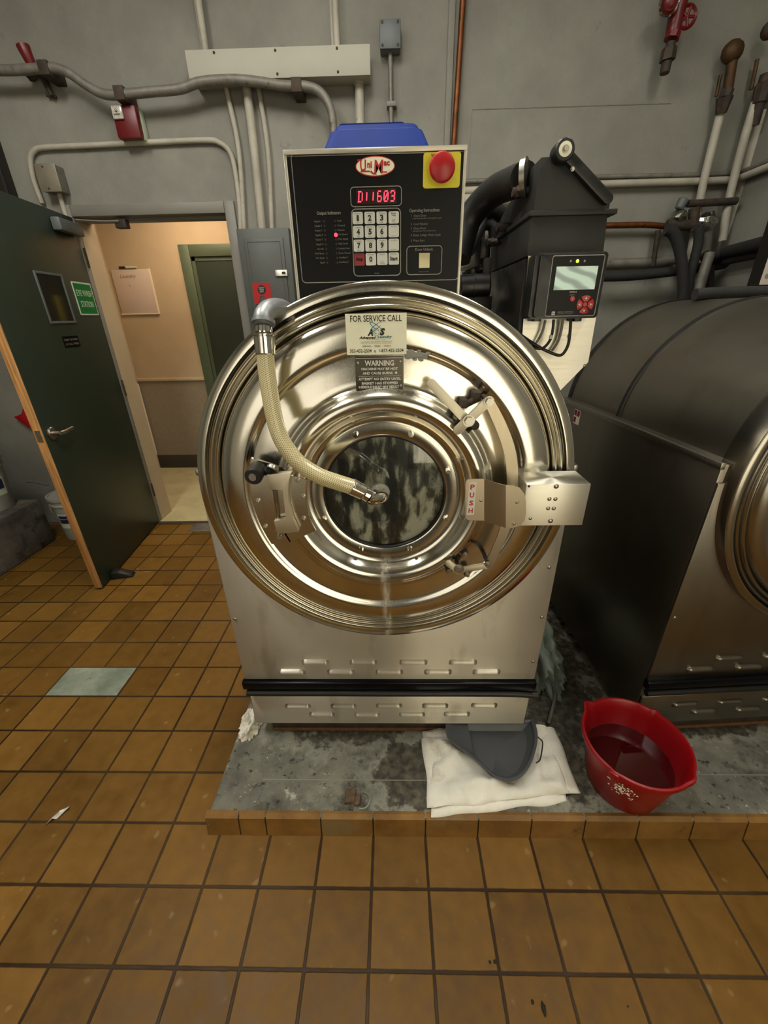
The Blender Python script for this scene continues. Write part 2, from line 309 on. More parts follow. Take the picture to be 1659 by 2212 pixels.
def conc_mat():
    m = layer_mat('stained_concrete', '#4e4d45', '#7c7a6d', 7, .85, [(6, .56, '#3b3931', 3, .12), (38, .57, '#2b2923', 8, .08), (13, .64, '#a5a394', 5, .07), (70, .64, '#b0ae9f', 2, .05)], bump=.8, bscale=26)
    nt = m.node_tree; N = nt.nodes; L = nt.links; p = N['Principled BSDF']; src = p.inputs['Base Color'].links[0].from_socket
    tc = N.new('ShaderNodeTexCoord'); sp = N.new('ShaderNodeSeparateXYZ'); L.new(tc.outputs['Object'], sp.inputs[0])
    n = N.new('ShaderNodeTexNoise'); n.inputs['Scale'].default_value = 13; n.inputs['Detail'].default_value = 9; n.inputs['Roughness'].default_value = .68; L.new(tc.outputs['Object'], n.inputs['Vector'])
    wob = math_node(nt, 'MULTIPLY', math_node(nt, 'SUBTRACT', n.outputs[0], .5), 2.6); best = None
    for cx, cy, rx, ry in ((-.10, .64, .30, .13), (.13, .42, .13, .13), (.70, .95, .20, .62), (.63, .46, .07, .16), (1.15, .60, .30, .05)):
        u = math_node(nt, 'DIVIDE', math_node(nt, 'SUBTRACT', sp.outputs[0], cx), rx); v = math_node(nt, 'DIVIDE', math_node(nt, 'SUBTRACT', sp.outputs[1], cy), ry)
        d = math_node(nt, 'ADD', math_node(nt, 'SQRT', math_node(nt, 'ADD', math_node(nt, 'MULTIPLY', u, u), math_node(nt, 'MULTIPLY', v, v))), wob)
        best = d if best is None else math_node(nt, 'MINIMUM', best, d)
    def ramp(lo, hi, k):
        r = N.new('ShaderNodeMapRange'); L.new(best, r.inputs[0]); r.inputs[1].default_value = lo; r.inputs[2].default_value = hi; r.inputs[3].default_value = k; r.inputs[4].default_value = 0; return r.outputs[0]
    mx = N.new('ShaderNodeMix'); mx.data_type = 'RGBA'; L.new(ramp(1.0, 1.45, .45), mx.inputs[0]); L.new(src, mx.inputs[6]); mx.inputs[7].default_value = (*lin('#a9a899'), 1)
    m2 = N.new('ShaderNodeMix'); m2.data_type = 'RGBA'; L.new(ramp(.78, 1.0, .88), m2.inputs[0]); L.new(mx.outputs[2], m2.inputs[6])
    n4 = N.new('ShaderNodeTexNoise'); n4.inputs['Scale'].default_value = 40; n4.inputs['Detail'].default_value = 6; L.new(tc.outputs['Object'], n4.inputs['Vector'])
    r4 = N.new('ShaderNodeValToRGB'); L.new(n4.outputs[0], r4.inputs[0]); r4.color_ramp.elements[0].position = .4; r4.color_ramp.elements[1].position = .68
    r4.color_ramp.elements[0].color = (*lin('#1d1811'), 1); r4.color_ramp.elements[1].color = (*lin('#5d5746'), 1); L.new(r4.outputs[0], m2.inputs[7])
    L.new(m2.outputs[2], p.inputs['Base Color']); return m
MT['conc'] = conc_mat()
MT['damp'] = layer_mat('damp_concrete', '#1d1913', '#4d473a', 9, .6, [(20, .62, '#8a8676', 4, .1)], bump=.7, bscale=30)
def hose_mat():
    m = bpy.data.materials.new('braided_hose'); m.use_nodes = True; nt = m.node_tree; N = nt.nodes; L = nt.links; p = N['Principled BSDF']
    uv = N.new('ShaderNodeUVMap'); sp = N.new('ShaderNodeSeparateXYZ'); L.new(uv.outputs[0], sp.inputs[0])
    out = []
    for sgn in (1, -1):
        a = math_node(nt, 'ADD', math_node(nt, 'MULTIPLY', sp.outputs[0], 14), math_node(nt, 'MULTIPLY', sp.outputs[1], sgn*230))
        fr = math_node(nt, 'ABSOLUTE', math_node(nt, 'SUBTRACT', math_node(nt, 'FRACT', a), .5)); out.append(math_node(nt, 'LESS_THAN', fr, .16))
    g = math_node(nt, 'MAXIMUM', out[0], out[1])
    mx = N.new('ShaderNodeMix'); mx.data_type = 'RGBA'; L.new(g, mx.inputs[0]); mx.inputs[6].default_value = (*lin('#9a8c60'), 1); mx.inputs[7].default_value = (*lin('#ddd3a8'), 1)
    L.new(mx.outputs[2], p.inputs['Base Color']); p.inputs['Roughness'].default_value = .3; p.inputs['Coat Weight'].default_value = .5; p.inputs['Coat Roughness'].default_value = .15
    return m
MT['hose'] = hose_mat()

# ---------------------------------------------------------------- mesh helpers
class B:
    def __init__(s): s.bm = bmesh.new(); s.uv = None
    def box(s, x0, x1, y0, y1, z0, z1, bev=0., seg=2, mtx=None):
        r = bmesh.ops.create_cube(s.bm, size=1); vs = r['verts']
        for v in vs: v.co = Vector((x0+(v.co.x+.5)*(x1-x0), y0+(v.co.y+.5)*(y1-y0), z0+(v.co.z+.5)*(z1-z0)))
        if bev:
            es = list({e for v in vs for e in v.link_edges})
            q = bmesh.ops.bevel(s.bm, geom=es, offset=bev, segments=seg, affect='EDGES', profile=.5)
            vs = list({v for f in q['faces'] for v in f.verts} | {v for v in vs if v.is_valid})
        if mtx:
            for v in vs: v.co = mtx @ v.co
        return s
    def cyl(s, p0, p1, r0, r1=None, seg=20, cap=True, bev=0.):
        p0, p1 = Vector(p0), Vector(p1); r1 = r0 if r1 is None else r1
        d = (p1-p0).normalized(); q = d.to_track_quat('Z', 'Y'); rings = []
        prof = [(p0, r0), (p1, r1)]
        if bev: prof = [(p0, r0-bev), (p0+d*bev, r0), (p1-d*bev, r1), (p1, r1-bev)]
        for c, r in prof:
            rings.append([s.bm.verts.new(c + q @ Vector((r*math.cos(2*PI*i/seg), r*math.sin(2*PI*i/seg), 0))) for i in range(seg)])
        for a, b in zip(rings, rings[1:]):
            for i in range(seg): s.bm.faces.new((a[i], a[(i+1) % seg], b[(i+1) % seg], b[i]))
        if cap: s.bm.faces.new(rings[0][::-1]); s.bm.faces.new(rings[-1])
        return s
    def tube(s, pts, r, seg=12, closed=False, sub=6, cap=True, flat=1., uv=False):
        P = [Vector(p) for p in pts]
        if sub > 1 and len(P) > 2:
            Q = []; n = len(P); rng = range(n if closed else n-1)
            for i in rng:
                p0 = P[(i-1) % n] if (closed or i) else P[0]*2-P[1]; p1 = P[i]; p2 = P[(i+1) % n]; p3 = P[(i+2) % n] if (closed or i+2 < n) else P[-1]*2-P[-2]
                for k in range(sub):
                    t = k/sub; Q.append(.5*((2*p1)+(p2-p0)*t+(2*p0-5*p1+4*p2-p3)*t*t+(3*p1-p0-3*p2+p3)*t**3))
            if not closed: Q.append(P[-1])
            P = Q
        n = len(P); T = []
        for i in range(n):
            a = P[(i-1) % n] if (closed or i) else P[0]; b = P[(i+1) % n] if (closed or i < n-1) else P[-1]
            T.append((b-a).normalized())
        nrm = T[0].orthogonal().normalized(); rings = []; L = 0
        for i in range(n):
            nrm = (nrm - T[i]*nrm.dot(T[i])); nrm = nrm.normalized() if nrm.length > 1e-6 else T[i].orthogonal().normalized()
            bi = T[i].cross(nrm); rr = r(i/(n-1)) if callable(r) else r
            if i: L += (P[i]-P[i-1]).length
            rings.append(([s.bm.verts.new(P[i]+nrm*rr*math.cos(2*PI*k/seg)+bi*rr*flat*math.sin(2*PI*k/seg)) for k in range(seg)], L))
        if uv and s.uv is None: s.uv = s.bm.loops.layers.uv.new('UVMap')
        m = list(zip(rings, rings[1:]))
        if closed: m.append((rings[-1], rings[0]))
        for (a, la), (b, lb) in m:
            for k in range(seg):
                f = s.bm.faces.new((a[k], a[(k+1) % seg], b[(k+1) % seg], b[k]))
                if uv:
                    for lp, q in zip(f.loops, ((k/seg, la), ((k+1)/seg, la), ((k+1)/seg, lb), (k/seg, lb))): lp[s.uv].uv = q
        if cap and not closed: s.bm.faces.new(rings[0][0][::-1]); s.bm.faces.new(rings[-1][0])
        return s
    def lathe(s, prof, c, ax='Y', seg=96, a0=0., a1=2*PI, close=False):
        """prof [(radius, offset along axis)] turned about the axis through c"""
        c = Vector(c); full = abs(a1-a0-2*PI) < 1e-6; n = seg if full else seg+1; rings = []
        for r, o in prof:
            ring = []
            for i in range(n):
                a = a0+(a1-a0)*i/seg; u, v = r*math.cos(a), r*math.sin(a)
                ring.append(s.bm.verts.new(c + (Vector((u, o, v)) if ax == 'Y' else Vector((u, v, o)) if ax == 'Z' else Vector((o, u, v)))))
            rings.append(ring)
        pr = list(zip(rings, rings[1:]))
        if close: pr.append((rings[-1], rings[0]))
        for a, b in pr:
            for i in range(n if full else n-1):
                s.bm.faces.new((a[i], a[(i+1) % n], b[(i+1) % n], b[i]))
        if not full and close:
            s.bm.faces.new([r[0] for r in rings]); s.bm.faces.new([r[-1] for r in rings][::-1])
        return s
    def disc(s, c, r, ax='Y', seg=48):
        c = Vector(c)
        s.bm.faces.new([s.bm.verts.new(c+(Vector((r*math.cos(2*PI*i/seg), 0, r*math.sin(2*PI*i/seg))) if ax == 'Y' else Vector((r*math.cos(2*PI*i/seg), r*math.sin(2*PI*i/seg), 0)))) for i in range(seg)]); return s
    def prism(s, poly, a, b, ax='Y', bev=0.):
        """poly 2-D outline extruded from a to b along ax"""
        def P(u, v, t): return {'Y': Vector((u, t, v)), 'Z': Vector((u, v, t)), 'X': Vector((t, u, v))}[ax]
        A = [s.bm.verts.new(P(u, v, a)) for u, v in poly]; D = [s.bm.verts.new(P(u, v, b)) for u, v in poly]; n = len(poly)
        fs = [s.bm.faces.new(A), s.bm.faces.new(D[::-1])]
        for i in range(n): fs.append(s.bm.faces.new((A[i], D[i], D[(i+1) % n], A[(i+1) % n])))
        if bev: bmesh.ops.bevel(s.bm, geom=list({e for f in fs for e in f.edges}), offset=bev, segments=2, affect='EDGES', profile=.5)
        return s
    def sph(s, c, r, sc=(1, 1, 1), seg=20):
        q = bmesh.ops.create_uvsphere(s.bm, u_segments=seg, v_segments=max(6, seg//2), radius=r)
        for v in q['verts']: v.co = Vector((v.co.x*sc[0], v.co.y*sc[1], v.co.z*sc[2]))+Vector(c)
        return s
    def hexbolt(s, c, d, r, h):
        c, d = Vector(c), Vector(d); s.cyl(c, c+d*h*.25, r*1.35, seg=16); s.cyl(c+d*h*.25, c+d*h, r, seg=6); return s
    def build(s, name, mat, parent=None, ang=35, loc=None):
        bmesh.ops.recalc_face_normals(s.bm, faces=s.bm.faces)
        me = bpy.data.meshes.new(name); s.bm.to_mesh(me); s.bm.free()
        if mat: me.materials.append(MT[mat] if isinstance(mat, str) else mat)
        me.polygons.foreach_set('use_smooth', [True]*len(me.polygons))
        me.set_sharp_from_angle(angle=math.radians(ang))
        o = bpy.data.objects.new(name, me); C.objects.link(o)
        if parent: o.parent = parent
        if loc: o.location = loc
        return o
def tag(o, label=None, cat=None, group=None, kind=None):
    for k, v in (('label', label), ('category', cat), ('group', group), ('kind', kind)):
        if v: o[k] = v
    return o
def thing(name, label, cat, loc=(0, 0, 0), rz=0., group=None):
    o = bpy.data.objects.new(name, None); C.objects.link(o); o.location = loc; o.rotation_euler = (0, 0, rz); o.empty_display_size = .1
    return tag(o, label, cat, group)
def struct(name, b, mat, parent=None):
    o = b.build(name, mat, parent)
    if not parent: o['kind'] = 'structure'
    return o
def text(s, x, z, h, y, mat, parent, name='lettering', w=None, bold=0., align='CENTER', rot=None, th=.0004, shear=0., space=1.):
    """flat lettering h high whose middle is at x, z, facing -Y (rot = other orientation matrix)"""
    cu = bpy.data.curves.new(name, 'FONT'); cu.body = s; cu.size = h/.70; cu.align_x = align; cu.align_y = 'CENTER'
    cu.offset = bold; cu.extrude = th/2; cu.resolution_u = 2; cu.shear = shear; cu.space_character = space
    t = bpy.data.objects.new(name, cu); C.objects.link(t)
    dg = bpy.context.evaluated_depsgraph_get(); me = bpy.data.meshes.new_from_object(t.evaluated_get(dg))
    bpy.data.objects.remove(t); bpy.data.curves.remove(cu)
    if len(me.vertices):
        xs = [v.co.x for v in me.vertices]; ys = [v.co.y for v in me.vertices]
        cx = (min(xs)+max(xs))/2 if align == 'CENTER' else 0; cy = (min(ys)+max(ys))/2
        sx = (w/(max(xs)-min(xs))) if w else 1.
        for v in me.vertices: v.co = Vector(((v.co.x-cx)*sx, v.co.y-cy, v.co.z))
    Rm = rot or Matrix(((1, 0, 0), (0, 0, -1), (0, 1, 0))).to_4x4()
    me.transform(Matrix.Translation((x, y, z)) @ Rm)
    me.materials.clear(); me.materials.append(MT[mat])
    o = bpy.data.objects.new(name, me); C.objects.link(o); o.parent = parent; return o
def merge(objs, name):
    """join freshly made lettering into one mesh"""
    bm = bmesh.new(); mats = []; par = objs[0].parent
    for o in objs:
        m = o.data.materials[0]
        if m not in mats: mats.append(m)
        o.data.polygons.foreach_set('material_index', [mats.index(m)]*len(o.data.polygons)); bm.from_mesh(o.data)
    for o in objs: bpy.data.objects.remove(o)
    me = bpy.data.meshes.new(name); bm.to_mesh(me); bm.free()
    for m in mats: me.materials.append(m)
    o = bpy.data.objects.new(name, me); C.objects.link(o); o.parent = par; return o
def rrect(x0, x1, z0, z1, r, n=5):
    pts = []
    for cx, cz, a in ((x1-r, z1-r, 0), (x0+r, z1-r, 90), (x0+r, z0+r, 180), (x1-r, z0+r, 270)):
        for k in range(n+1):
            t = math.radians(a+90*k/n); pts.append((cx+r*math.cos(t), cz+r*math.sin(t)))
    return pts
def outline(x0, x1, z0, z1, r, y, t, name, mat, parent):
    return B().tube([(u, y, v) for u, v in rrect(x0, x1, z0, z1, r)], t, 6, closed=True, sub=1, flat=1).build(name, mat, parent)
# ================================================================ the room
WY = 2.42                      # face of the far wall
XR, XL, YB, ZC = 1.97, -3.2, -2.0, ZCE
DX0, DX1, DZ = -1.755, -.868, 1.962
fl = struct('floor', B().box(XL, XR, YB, 2.385, -.05, 0), 'tile')
g = B().box(-9*W+.004, -7*W-.004, 5*W+.004, 6*W-.004, -.002, .0012)
struct('concrete_patch', g, 'conc2', fl)
g = B().box(-1.46, -.86, 2.24, 2.383, -.002, .0015); struct('dark_tile', g, 'ped', fl)
struct('trim_1', B().box(DX0-.05, DX1+.05, 2.372, 2.40, -.01, .006), 'hallbase')
b = B(); b.box(XL-.1, DX0, WY, WY+.15, 0, ZC); b.box(DX1, XR+.1, WY, WY+.15, 0, ZC); b.box(DX0, DX1, WY, WY+.15, DZ, ZC)
wallb = struct('wall_back', b, 'wall')
struct('wall_right', B().box(XR, XR+.1, YB, WY, 0, ZC), 'wall')
struct('wall_left', B().box(XL-.1, XL, YB, WY, 0, ZC), 'wall')
struct('wall_front', B().box(XL-.1, XR+.1, YB-.1, YB, 0, ZC), 'frontwall')
b = B().box(.22, 1.80, YB+.0, YB+.012, .25, 2.35); struct('glow_panel_1', b, 'added_glow')  # unseen glowing panel, added so the door reflects bright on the right
b = B().box(-1.75, -.55, YB, YB+.012, .6, 2.35); struct('glow_panel_2', b, 'added_glow_dim')  # second unseen panel, added for paler reflections on the left
b = B()
for u in (.20, .98, 1.78): b.box(u, u+.05, YB, YB+.03, .2, 2.4)
for v in (.2, 2.35): b.box(.2, 1.83, YB, YB+.03, v, v+.05)
struct('pane_frame', b, 'trimp')  # bars around the added glowing panel
struct('added_dark_column', B().box(-.33, .10, YB, -1.35, 0, ZC, .01), 'panelgrey')  # unseen column added to reflect as a dark band in the door
struct('ceiling', B().box(XL-.1, XR+.1, YB-.1, WY+.15, ZC, ZC+.08), 'ceil')
# raised board seam on the wall and a shallow jog beside the copper riser
b = B()
p0, p1, p2_ = at(1020, 237, 'Y', WY), at(1450, 222, 'Y', WY), at(1010, 400, 'Y', WY)
b.tube([(p0.x, WY, p0.z), (p1.x, WY, p0.z)], .0022, 6, sub=1); b.tube([(p0.x, WY, p0.z), (p0.x, WY, 2.05)], .0016, 6, sub=1)
struct('trim_2', b, 'galv')
j = at(975, 100, 'Y', WY)
b = B().box(j.x-.02, j.x+.012, WY-.012, WY+.002, 0.9, ZC, .004); struct('trim_3', b, 'wall')
# door casing
b = B()
b.box(DX1-.002, DX1+.055, WY-.018, WY+.16, 0, DZ+.055, .004); b.box(DX0-.055, DX0+.002, WY-.018, WY+.02, 0, DZ+.055, .004)
b.box(DX0+.003, DX1-.003, WY-.017, WY+.16, DZ-.001, DZ+.054, .004)
struct('trim_10', B().box(DX0-.01, DX0+.003, WY+.021, WY+.17, 0, DZ), 'hallwall')
b.box(DX1-.018, DX1, WY+.05, WY+.10, 0, DZ); b.box(DX0, DX1, WY+.05, WY+.10, DZ-.018, DZ)
struct('trim_4', b, 'trimp')

# corridor behind the doorway
HY, HX0, HX1, HZ = 3.68, -2.40, -.15, 2.42
b = B().box(HX0-.1, HX1+.1, 2.385, HY+.1, -.05, .002); struct('floor_hall', b, 'hallfloor')
b = B(); b.box(HX0, HX1+.1, HY, HY+.08, 0, HZ); hw = struct('wall_hall_back', b, 'hallwall')
struct('wall_hall_left', B().box(HX0-.08, HX0, WY+.15, HY+.08, 0, HZ), 'hallwall')
struct('wall_hall_right', B().box(HX1, HX1+.08, WY+.15, HY, 0, HZ), 'hallwall')
struct('ceiling_hall', B().box(HX0-.1, HX1+.1, WY+.15, HY+.1, HZ, HZ+.05), 'ceil')
RZ = .885
struct('trim_5', B().box(HX0, -1.74, HY-.006, HY+.01, .13, RZ), 'hallwain')
struct('trim_6', B().box(HX0, -1.735, HY-.02, HY+.01, RZ, RZ+.028, .004), 'hallwall')
struct('baseboard_hall', B().box(HX0, -1.735, HY-.012, HY+.01, 0, .14, .003), 'hallbase')
struct('trim_7', B().box(HX0-.01, HX0+.012, 3.1, HY-.02, .16, RZ-.02), 'strip')
gx0, gx1, gz = -1.735, -.72, 1.99
b = B(); b.box(gx0, gx0+.09, HY-.03, HY+.02, 0, gz, .004); b.box(gx1-.09, gx1, HY-.03, HY+.02, 0, gz, .004); b.box(gx0+.091, gx1-.091, HY-.029, HY+.02, gz-.09, gz-.001, .004)
b.box(gx0+.085, gx0+.12, HY-.012, HY+.02, 0, gz-.085); b.box(gx0+.085, gx1-.085, HY-.012, HY+.02, gz-.12, gz-.085)
struct('trim_8', b, 'green_frame')
hd = struct('door_2', B().box(gx0+.115, gx1-.11, HY-.006, HY+.02, .006, gz-.12), 'green_door')
b = B().box(-1.06, -1.035, HY-.012, HY-.006, 1.18, 1.62, .002); o = b.build('yellow_sign', 'yellow', None)
tag(o, 'narrow yellow strip sign on the dark green corridor door', 'sign')
# whiteboard in the corridor
a, c = at(240, 583, 'Y', HY), at(345, 677, 'Y', HY)
r = thing('whiteboard', 'small frosted whiteboard with faint writing on the tan corridor wall', 'whiteboard', (a.x, HY, c.z))
w_, h_ = c.x-a.x, a.z-c.z
B().box(0, w_, -.012, -.001, 0, h_, .002).build('board', 'marker', r)
b = B(); b.box(w_-.004, w_+.004, -.016, 0, -.004, h_+.003); b.box(-.004, w_, -.016, 0, -.005, .002); b.build('frame_edge', 'strip', r)
text('Laundry', w_*.42, h_*.84, .03, -.0135, 'dimink', r, 'handwriting', shear=.3)
B().sph((w_*.42, -.014, h_*.66), .008, (1, .4, 1), 10).build('magnet', 'film', r)
o = B().cyl((a.x+.09, HY-.014, a.z+.014), (a.x+.235, HY-.014, a.z+.014), .008, seg=10).build('marker_pen', 'signw', None)
B().cyl((a.x+.085, HY-.014, a.z+.014), (a.x+.14, HY-.014, a.z+.014), .009, seg=10).build('pen_cap', 'black_ink' if 'black_ink' in MT else 'ink', o)
tag(o, 'white marker pen with black cap resting on top of the whiteboard', 'marker')
# corridor light
r = thing('ceiling_light', 'warm ceiling light in the corridor beyond the doorway', 'ceiling light', (-1.5, 3.1, HZ))
B().box(-.3, .3, -.3, .3, -.03, .0, .004).build('frame', 'housing', r); B().box(-.27, .27, -.27, .27, -.034, -.029).build('diffuser', 'hlamp', r)
# fluorescent fixtures of the laundry room, behind and above the camera, the middle one added for the wall
nm = ['above the open door, left', 'in the middle, added to brighten the wall', 'to the right, above the second machine', 'at the rear left, hung low']
for (fx, fy, fz_, fl_, fk_), n in zip(FIXTURES, nm):
    r = thing('fluorescent_light', 'long white fluorescent fixture on the laundry ceiling %s' % n, 'ceiling light', (fx, fy, fz_), 0, 'fluorescent fixtures on the laundry ceiling')
    if fz_ < ZC:
        for s_ in (-1, 1): B().cyl((0, s_*(fl_-.1), -.01), (0, s_*(fl_-.1), ZC-fz_), .006, seg=8).build('hanger_rod', 'galv', r)
    B().box(-.17, .17, -fl_, fl_, -.07, 0, .01).build('housing', 'housing', r)
    B().box(-.145, .145, -fl_+.02, fl_-.02, -.085, -.068, .004).build('diffuser', 'lamp%d' % FIXTURES.index((fx, fy, fz_, fl_, fk_)), r)

# ---------------------------------------------------------------- the open green door
HP = Vector((-1.757, 2.425, .012)); LP = Vector((-1.640, 1.535, .012)); DH = 1.945
dv = (LP-HP); DWD = dv.length; ang = math.atan2(dv.y, dv.x)
door = B(); door.box(0, DWD, -.044, 0, 0, DH, .0015)
# local frame: x from hinge to latch, y<0 is the hidden side; the seen face is y=0 turned to +X
dr = door.build('door_1', 'green_door', None); dr.location = HP; dr.rotation_euler = (0, 0, ang); dr['kind'] = 'structure'
ux, uy = dv.normalized(), Vector((-dv.normalized().y, dv.normalized().x, 0))
def dl(px, py):
    """point of the photograph on the seen face of the door -> door-local x, z"""
    d = CR*((px-829.5)/FPX)+CD*((py-1106)/FPX)+CF
    t = (HP-CAM).dot(uy)/d.dot(uy); q = CAM+d*t-HP; return q.dot(ux), q.z
B().box(DWD-.001, DWD+.004, -.0425, -.0015, .0, DH, .001).build('wood_edge', 'wood', dr)
x0, z0 = dl(75, 590); x1, z1 = dl(160, 693)
xa, xb, za, zb = sorted((x0, x1))[0], sorted((x0, x1))[1], z1, z0
RF = Matrix(((-1, 0, 0), (0, 0, 1), (0, 1, 0))).to_4x4()     # lettering that faces local +Y
b = B(); t = .012
b.box(xa-t, xa, -.002, .006, za-t, zb+t, .001); b.box(xb, xb+t, -.002, .006, za-t, zb+t, .001); b.box(xa, xb, -.002, .006, zb, zb+t, .001); b.box(xa, xb, -.002, .006, za-t, za, .001)
fr_ = b.build('pane_frame', 'boxgrey', dr); B().box(xa, xb, -.001, .0015, za, zb).build('pane', mk('dusky_pane', '#2a2620', .08, var=.5, vscale=5, stretch=(3, 1, .4), spec=.9), fr_)
def dsign(p0, p1, z_extra, col, name):
    a_, b_ = dl(*p0), dl(*p1); x0, x1 = sorted((a_[0], b_[0])); z0, z1 = sorted((a_[1], b_[1]))
    return x0, x1, z0, z1
x0, x1, z0, z1 = dsign((152, 607), (213, 681), 0, 0, 0)
sg = B().prism(rrect(x0, x1, z0, z1, .006), 0, .003).build('eye_wash_sign', 'signw', dr)
B().prism(rrect(x0+.008, x1-.008, z0+.008, z1-.008, .005), .003, .0036).build('green_field', 'sign_green', sg)
text('EYE WASH', (x0+x1)/2, z1-(z1-z0)*.33, .032, .0042, 'signw', sg, 'lettering', w=(x1-x0)*.80, rot=RF)
text('STATION', (x0+x1)/2, z1-(z1-z0)*.66, .032, .0042, 'signw', sg, 'lettering', w=(x1-x0)*.66, rot=RF)
x0, x1, z0, z1 = dsign((133, 727), (174, 748), 0, 0, 0)
sg = B().prism(rrect(x0, x1, z0, z1, .003), 0, .002).build('keep_closed_sign', 'blackp', dr)
text('KEEP CLOSED', (x0+x1)/2, z1-(z1-z0)*.32, .010, .0026, 'dimink', sg, 'lettering', w=(x1-x0)*.84, rot=RF)
text('AT ALL TIMES', (x0+x1)/2, z1-(z1-z0)*.70, .010, .0026, 'dimink', sg, 'lettering', w=(x1-x0)*.84, rot=RF)
# handle and closer
hx, hz = dl(110, 936)
b = B().cyl((hx, 0, hz), (hx, .012, hz), .031, seg=28, bev=.003); b.cyl((hx, .012, hz), (hx, .045, hz), .011); hh = b.build('handle_rose', 'zinc', dr)
B().tube([(hx, .048, hz), (hx-.03, .052, hz), (hx-.105, .046, hz)], .009, 10).build('lever', 'zinc', hh)
B().box(DWD+.003, DWD+.006, -.034, -.010, hz-.028, hz+.028).build('latch_plate', 'zinc', dr)
for zz in (.25, 1.0, 1.75):
    B().cyl((.0, .006, zz-.05), (.0, .006, zz+.05), .007, seg=10).build('hinge', 'iron', dr)
cx_, cz_ = dl(140, 492)
B().box(cx_-.10, cx_+.13, .002, .05, cz_-.03, cz_+.03, .008).build('door_closer', 'boxgrey', dr)
q = at(255, 487, 'Y', WY-.02); qq = Vector((q.x, WY+.0, 1.945))-HP
B().tube([(cx_, .06, cz_+.035), (cx_*.5, .16, cz_+.04), (qq.dot(ux), qq.dot(uy), cz_+.045)], .008, 8, flat=.5).build('closer_arm', 'galv', dr)
B().box(q.x-.03, q.x+.035, WY+.0, WY+.045, 1.905, 1.95, .004).build('arm_bracket', 'iron', dr).matrix_parent_inverse = (Matrix.Translation(HP) @ Matrix.Rotation(ang, 4, 'Z')).inverted()
# doorstop wedge
s = at(262, 1246, 'Z', 0)
b = B().prism([(-.055, 0), (.07, 0), (.055, .014), (.0, .045), (-.045, .05)], -.028, .028, 'Y', .004)
o = b.build('door_stop', 'rubber', None, loc=(s.x+.005, s.y+.005, 0)); o.rotation_euler = (0, 0, .25)
tag(o, 'black rubber door stop on the tiles under the open green door', 'door stop')

# ================================================================ concrete pad
PH = .075
b = B().box(-.498, XR-.003, .296, 2.2, 0.0, PH, .004, 1); pad = b.build('concrete_pad', 'conc', None)
tag(pad, 'low stained grey concrete plinth with a tiled kerb under the washing machines', 'plinth')
b = B(); xs = [-.505, -.415, -.372]+[-.372+.1575*k+.063 for k in range(1, 17)]
xs = [-.508, -.418, -.375] + [(-2+i)*W+.0 for i in range(0, 16)]
xs = [-.508, -.405, -2*W-.01] + [(-1+i)*W for i in range(0, 14)]
for u, v in zip(xs, xs[1:]):
    if v > XR: v = XR-.002
    if v-u < .01: continue
    b.prism([(.282, .0), (.297, .0), (.312, PH+.001), (.303, PH+.003), (.292, PH-.006)], u+.0022, v-.0022, 'X')
kb = b.build('tiled_kerb', 'curb', pad)
B().prism([(.286, 0), (.30, 0), (.312, PH-.001), (.298, PH-.004)], -.506, XR-.003, 'X').build('kerb_grout', 'grout', pad)
B().prism([(-.508, 0), (-.498, 0), (-.498, PH-.004)], .288, 2.2, 'Y').build('side_mortar', 'conc2', pad)
# damp stain under the first machine, darker worn band and a sawn joint
def blot(cx, cy, rx, ry, z, name, mat, parent, seed=0, amp=.35, n=64):
    pts = []
    for i in range(n):
        a_ = 2*PI*i/n; k = 1+amp*noise.noise(Vector((math.cos(a_)*2+seed, math.sin(a_)*2, seed*.7)))+amp*.5*noise.noise(Vector((math.cos(a_)*6+seed, math.sin(a_)*6, seed)))
        x_, y_ = cx+rx*k*math.copysign(abs(math.cos(a_))**.7, math.cos(a_)), cy+ry*k*math.copysign(abs(math.sin(a_))**.7, math.sin(a_))
        pts.append((x_, y_))
    return B().prism(pts, z-.002, z, 'Z').build(name, mat, parent)
B().box(-.36, .20, .402, .405, PH-.002, PH+.0008).build('saw_cut', 'dimink', pad)
B().box(1.0, XR-.01, .425, .428, PH-.002, PH+.0008).build('saw_cut', 'dimink', pad)
# ================================================================ washing machine
XC, YF = .048, .56
def Lc(px, py, yl):
    q = at(px, py, 'Y', YF+yl); return q.x-XC, q.z-PH
HW, DZC = .4725, .955            # half width of the cabinet, height of the drum centre
BR = .426
def polar(r, deg): return r*math.cos(math.radians(deg)), DZC+r*math.sin(math.radians(deg))
def louver(b, x, z, w, y=0., h=.012, d=.010):
    """pressed hood, closed above and open below"""
    n = 14; rows = []
    for j_, (dz, dd) in enumerate(((0, 0), (-.002, .55), (-.005, .9), (-.009, 1.), (-.013, .95), (-.0155, .85))):
        row = []
        for i in range(n+1):
            t = i/n; u = (t-.5)*w; e = min(1, min(t, 1-t)*w/.012); e = math.sqrt(max(0, 1-(1-e)**2))
            row.append(b.bm.verts.new((x+u, y-d*dd*e, z+dz-(1-e)*.006)))
        rows.append(row)
    for a_, c_ in zip(rows, rows[1:]):
        for i in range(n): b.bm.faces.new((a_[i], a_[i+1], c_[i+1], c_[i]))
    lo = [b.bm.verts.new((v.co.x, y, v.co.z)) for v in rows[-1]]
    for i in range(n): b.bm.faces.new((rows[-1][i], rows[-1][i+1], lo[i+1], lo[i]))
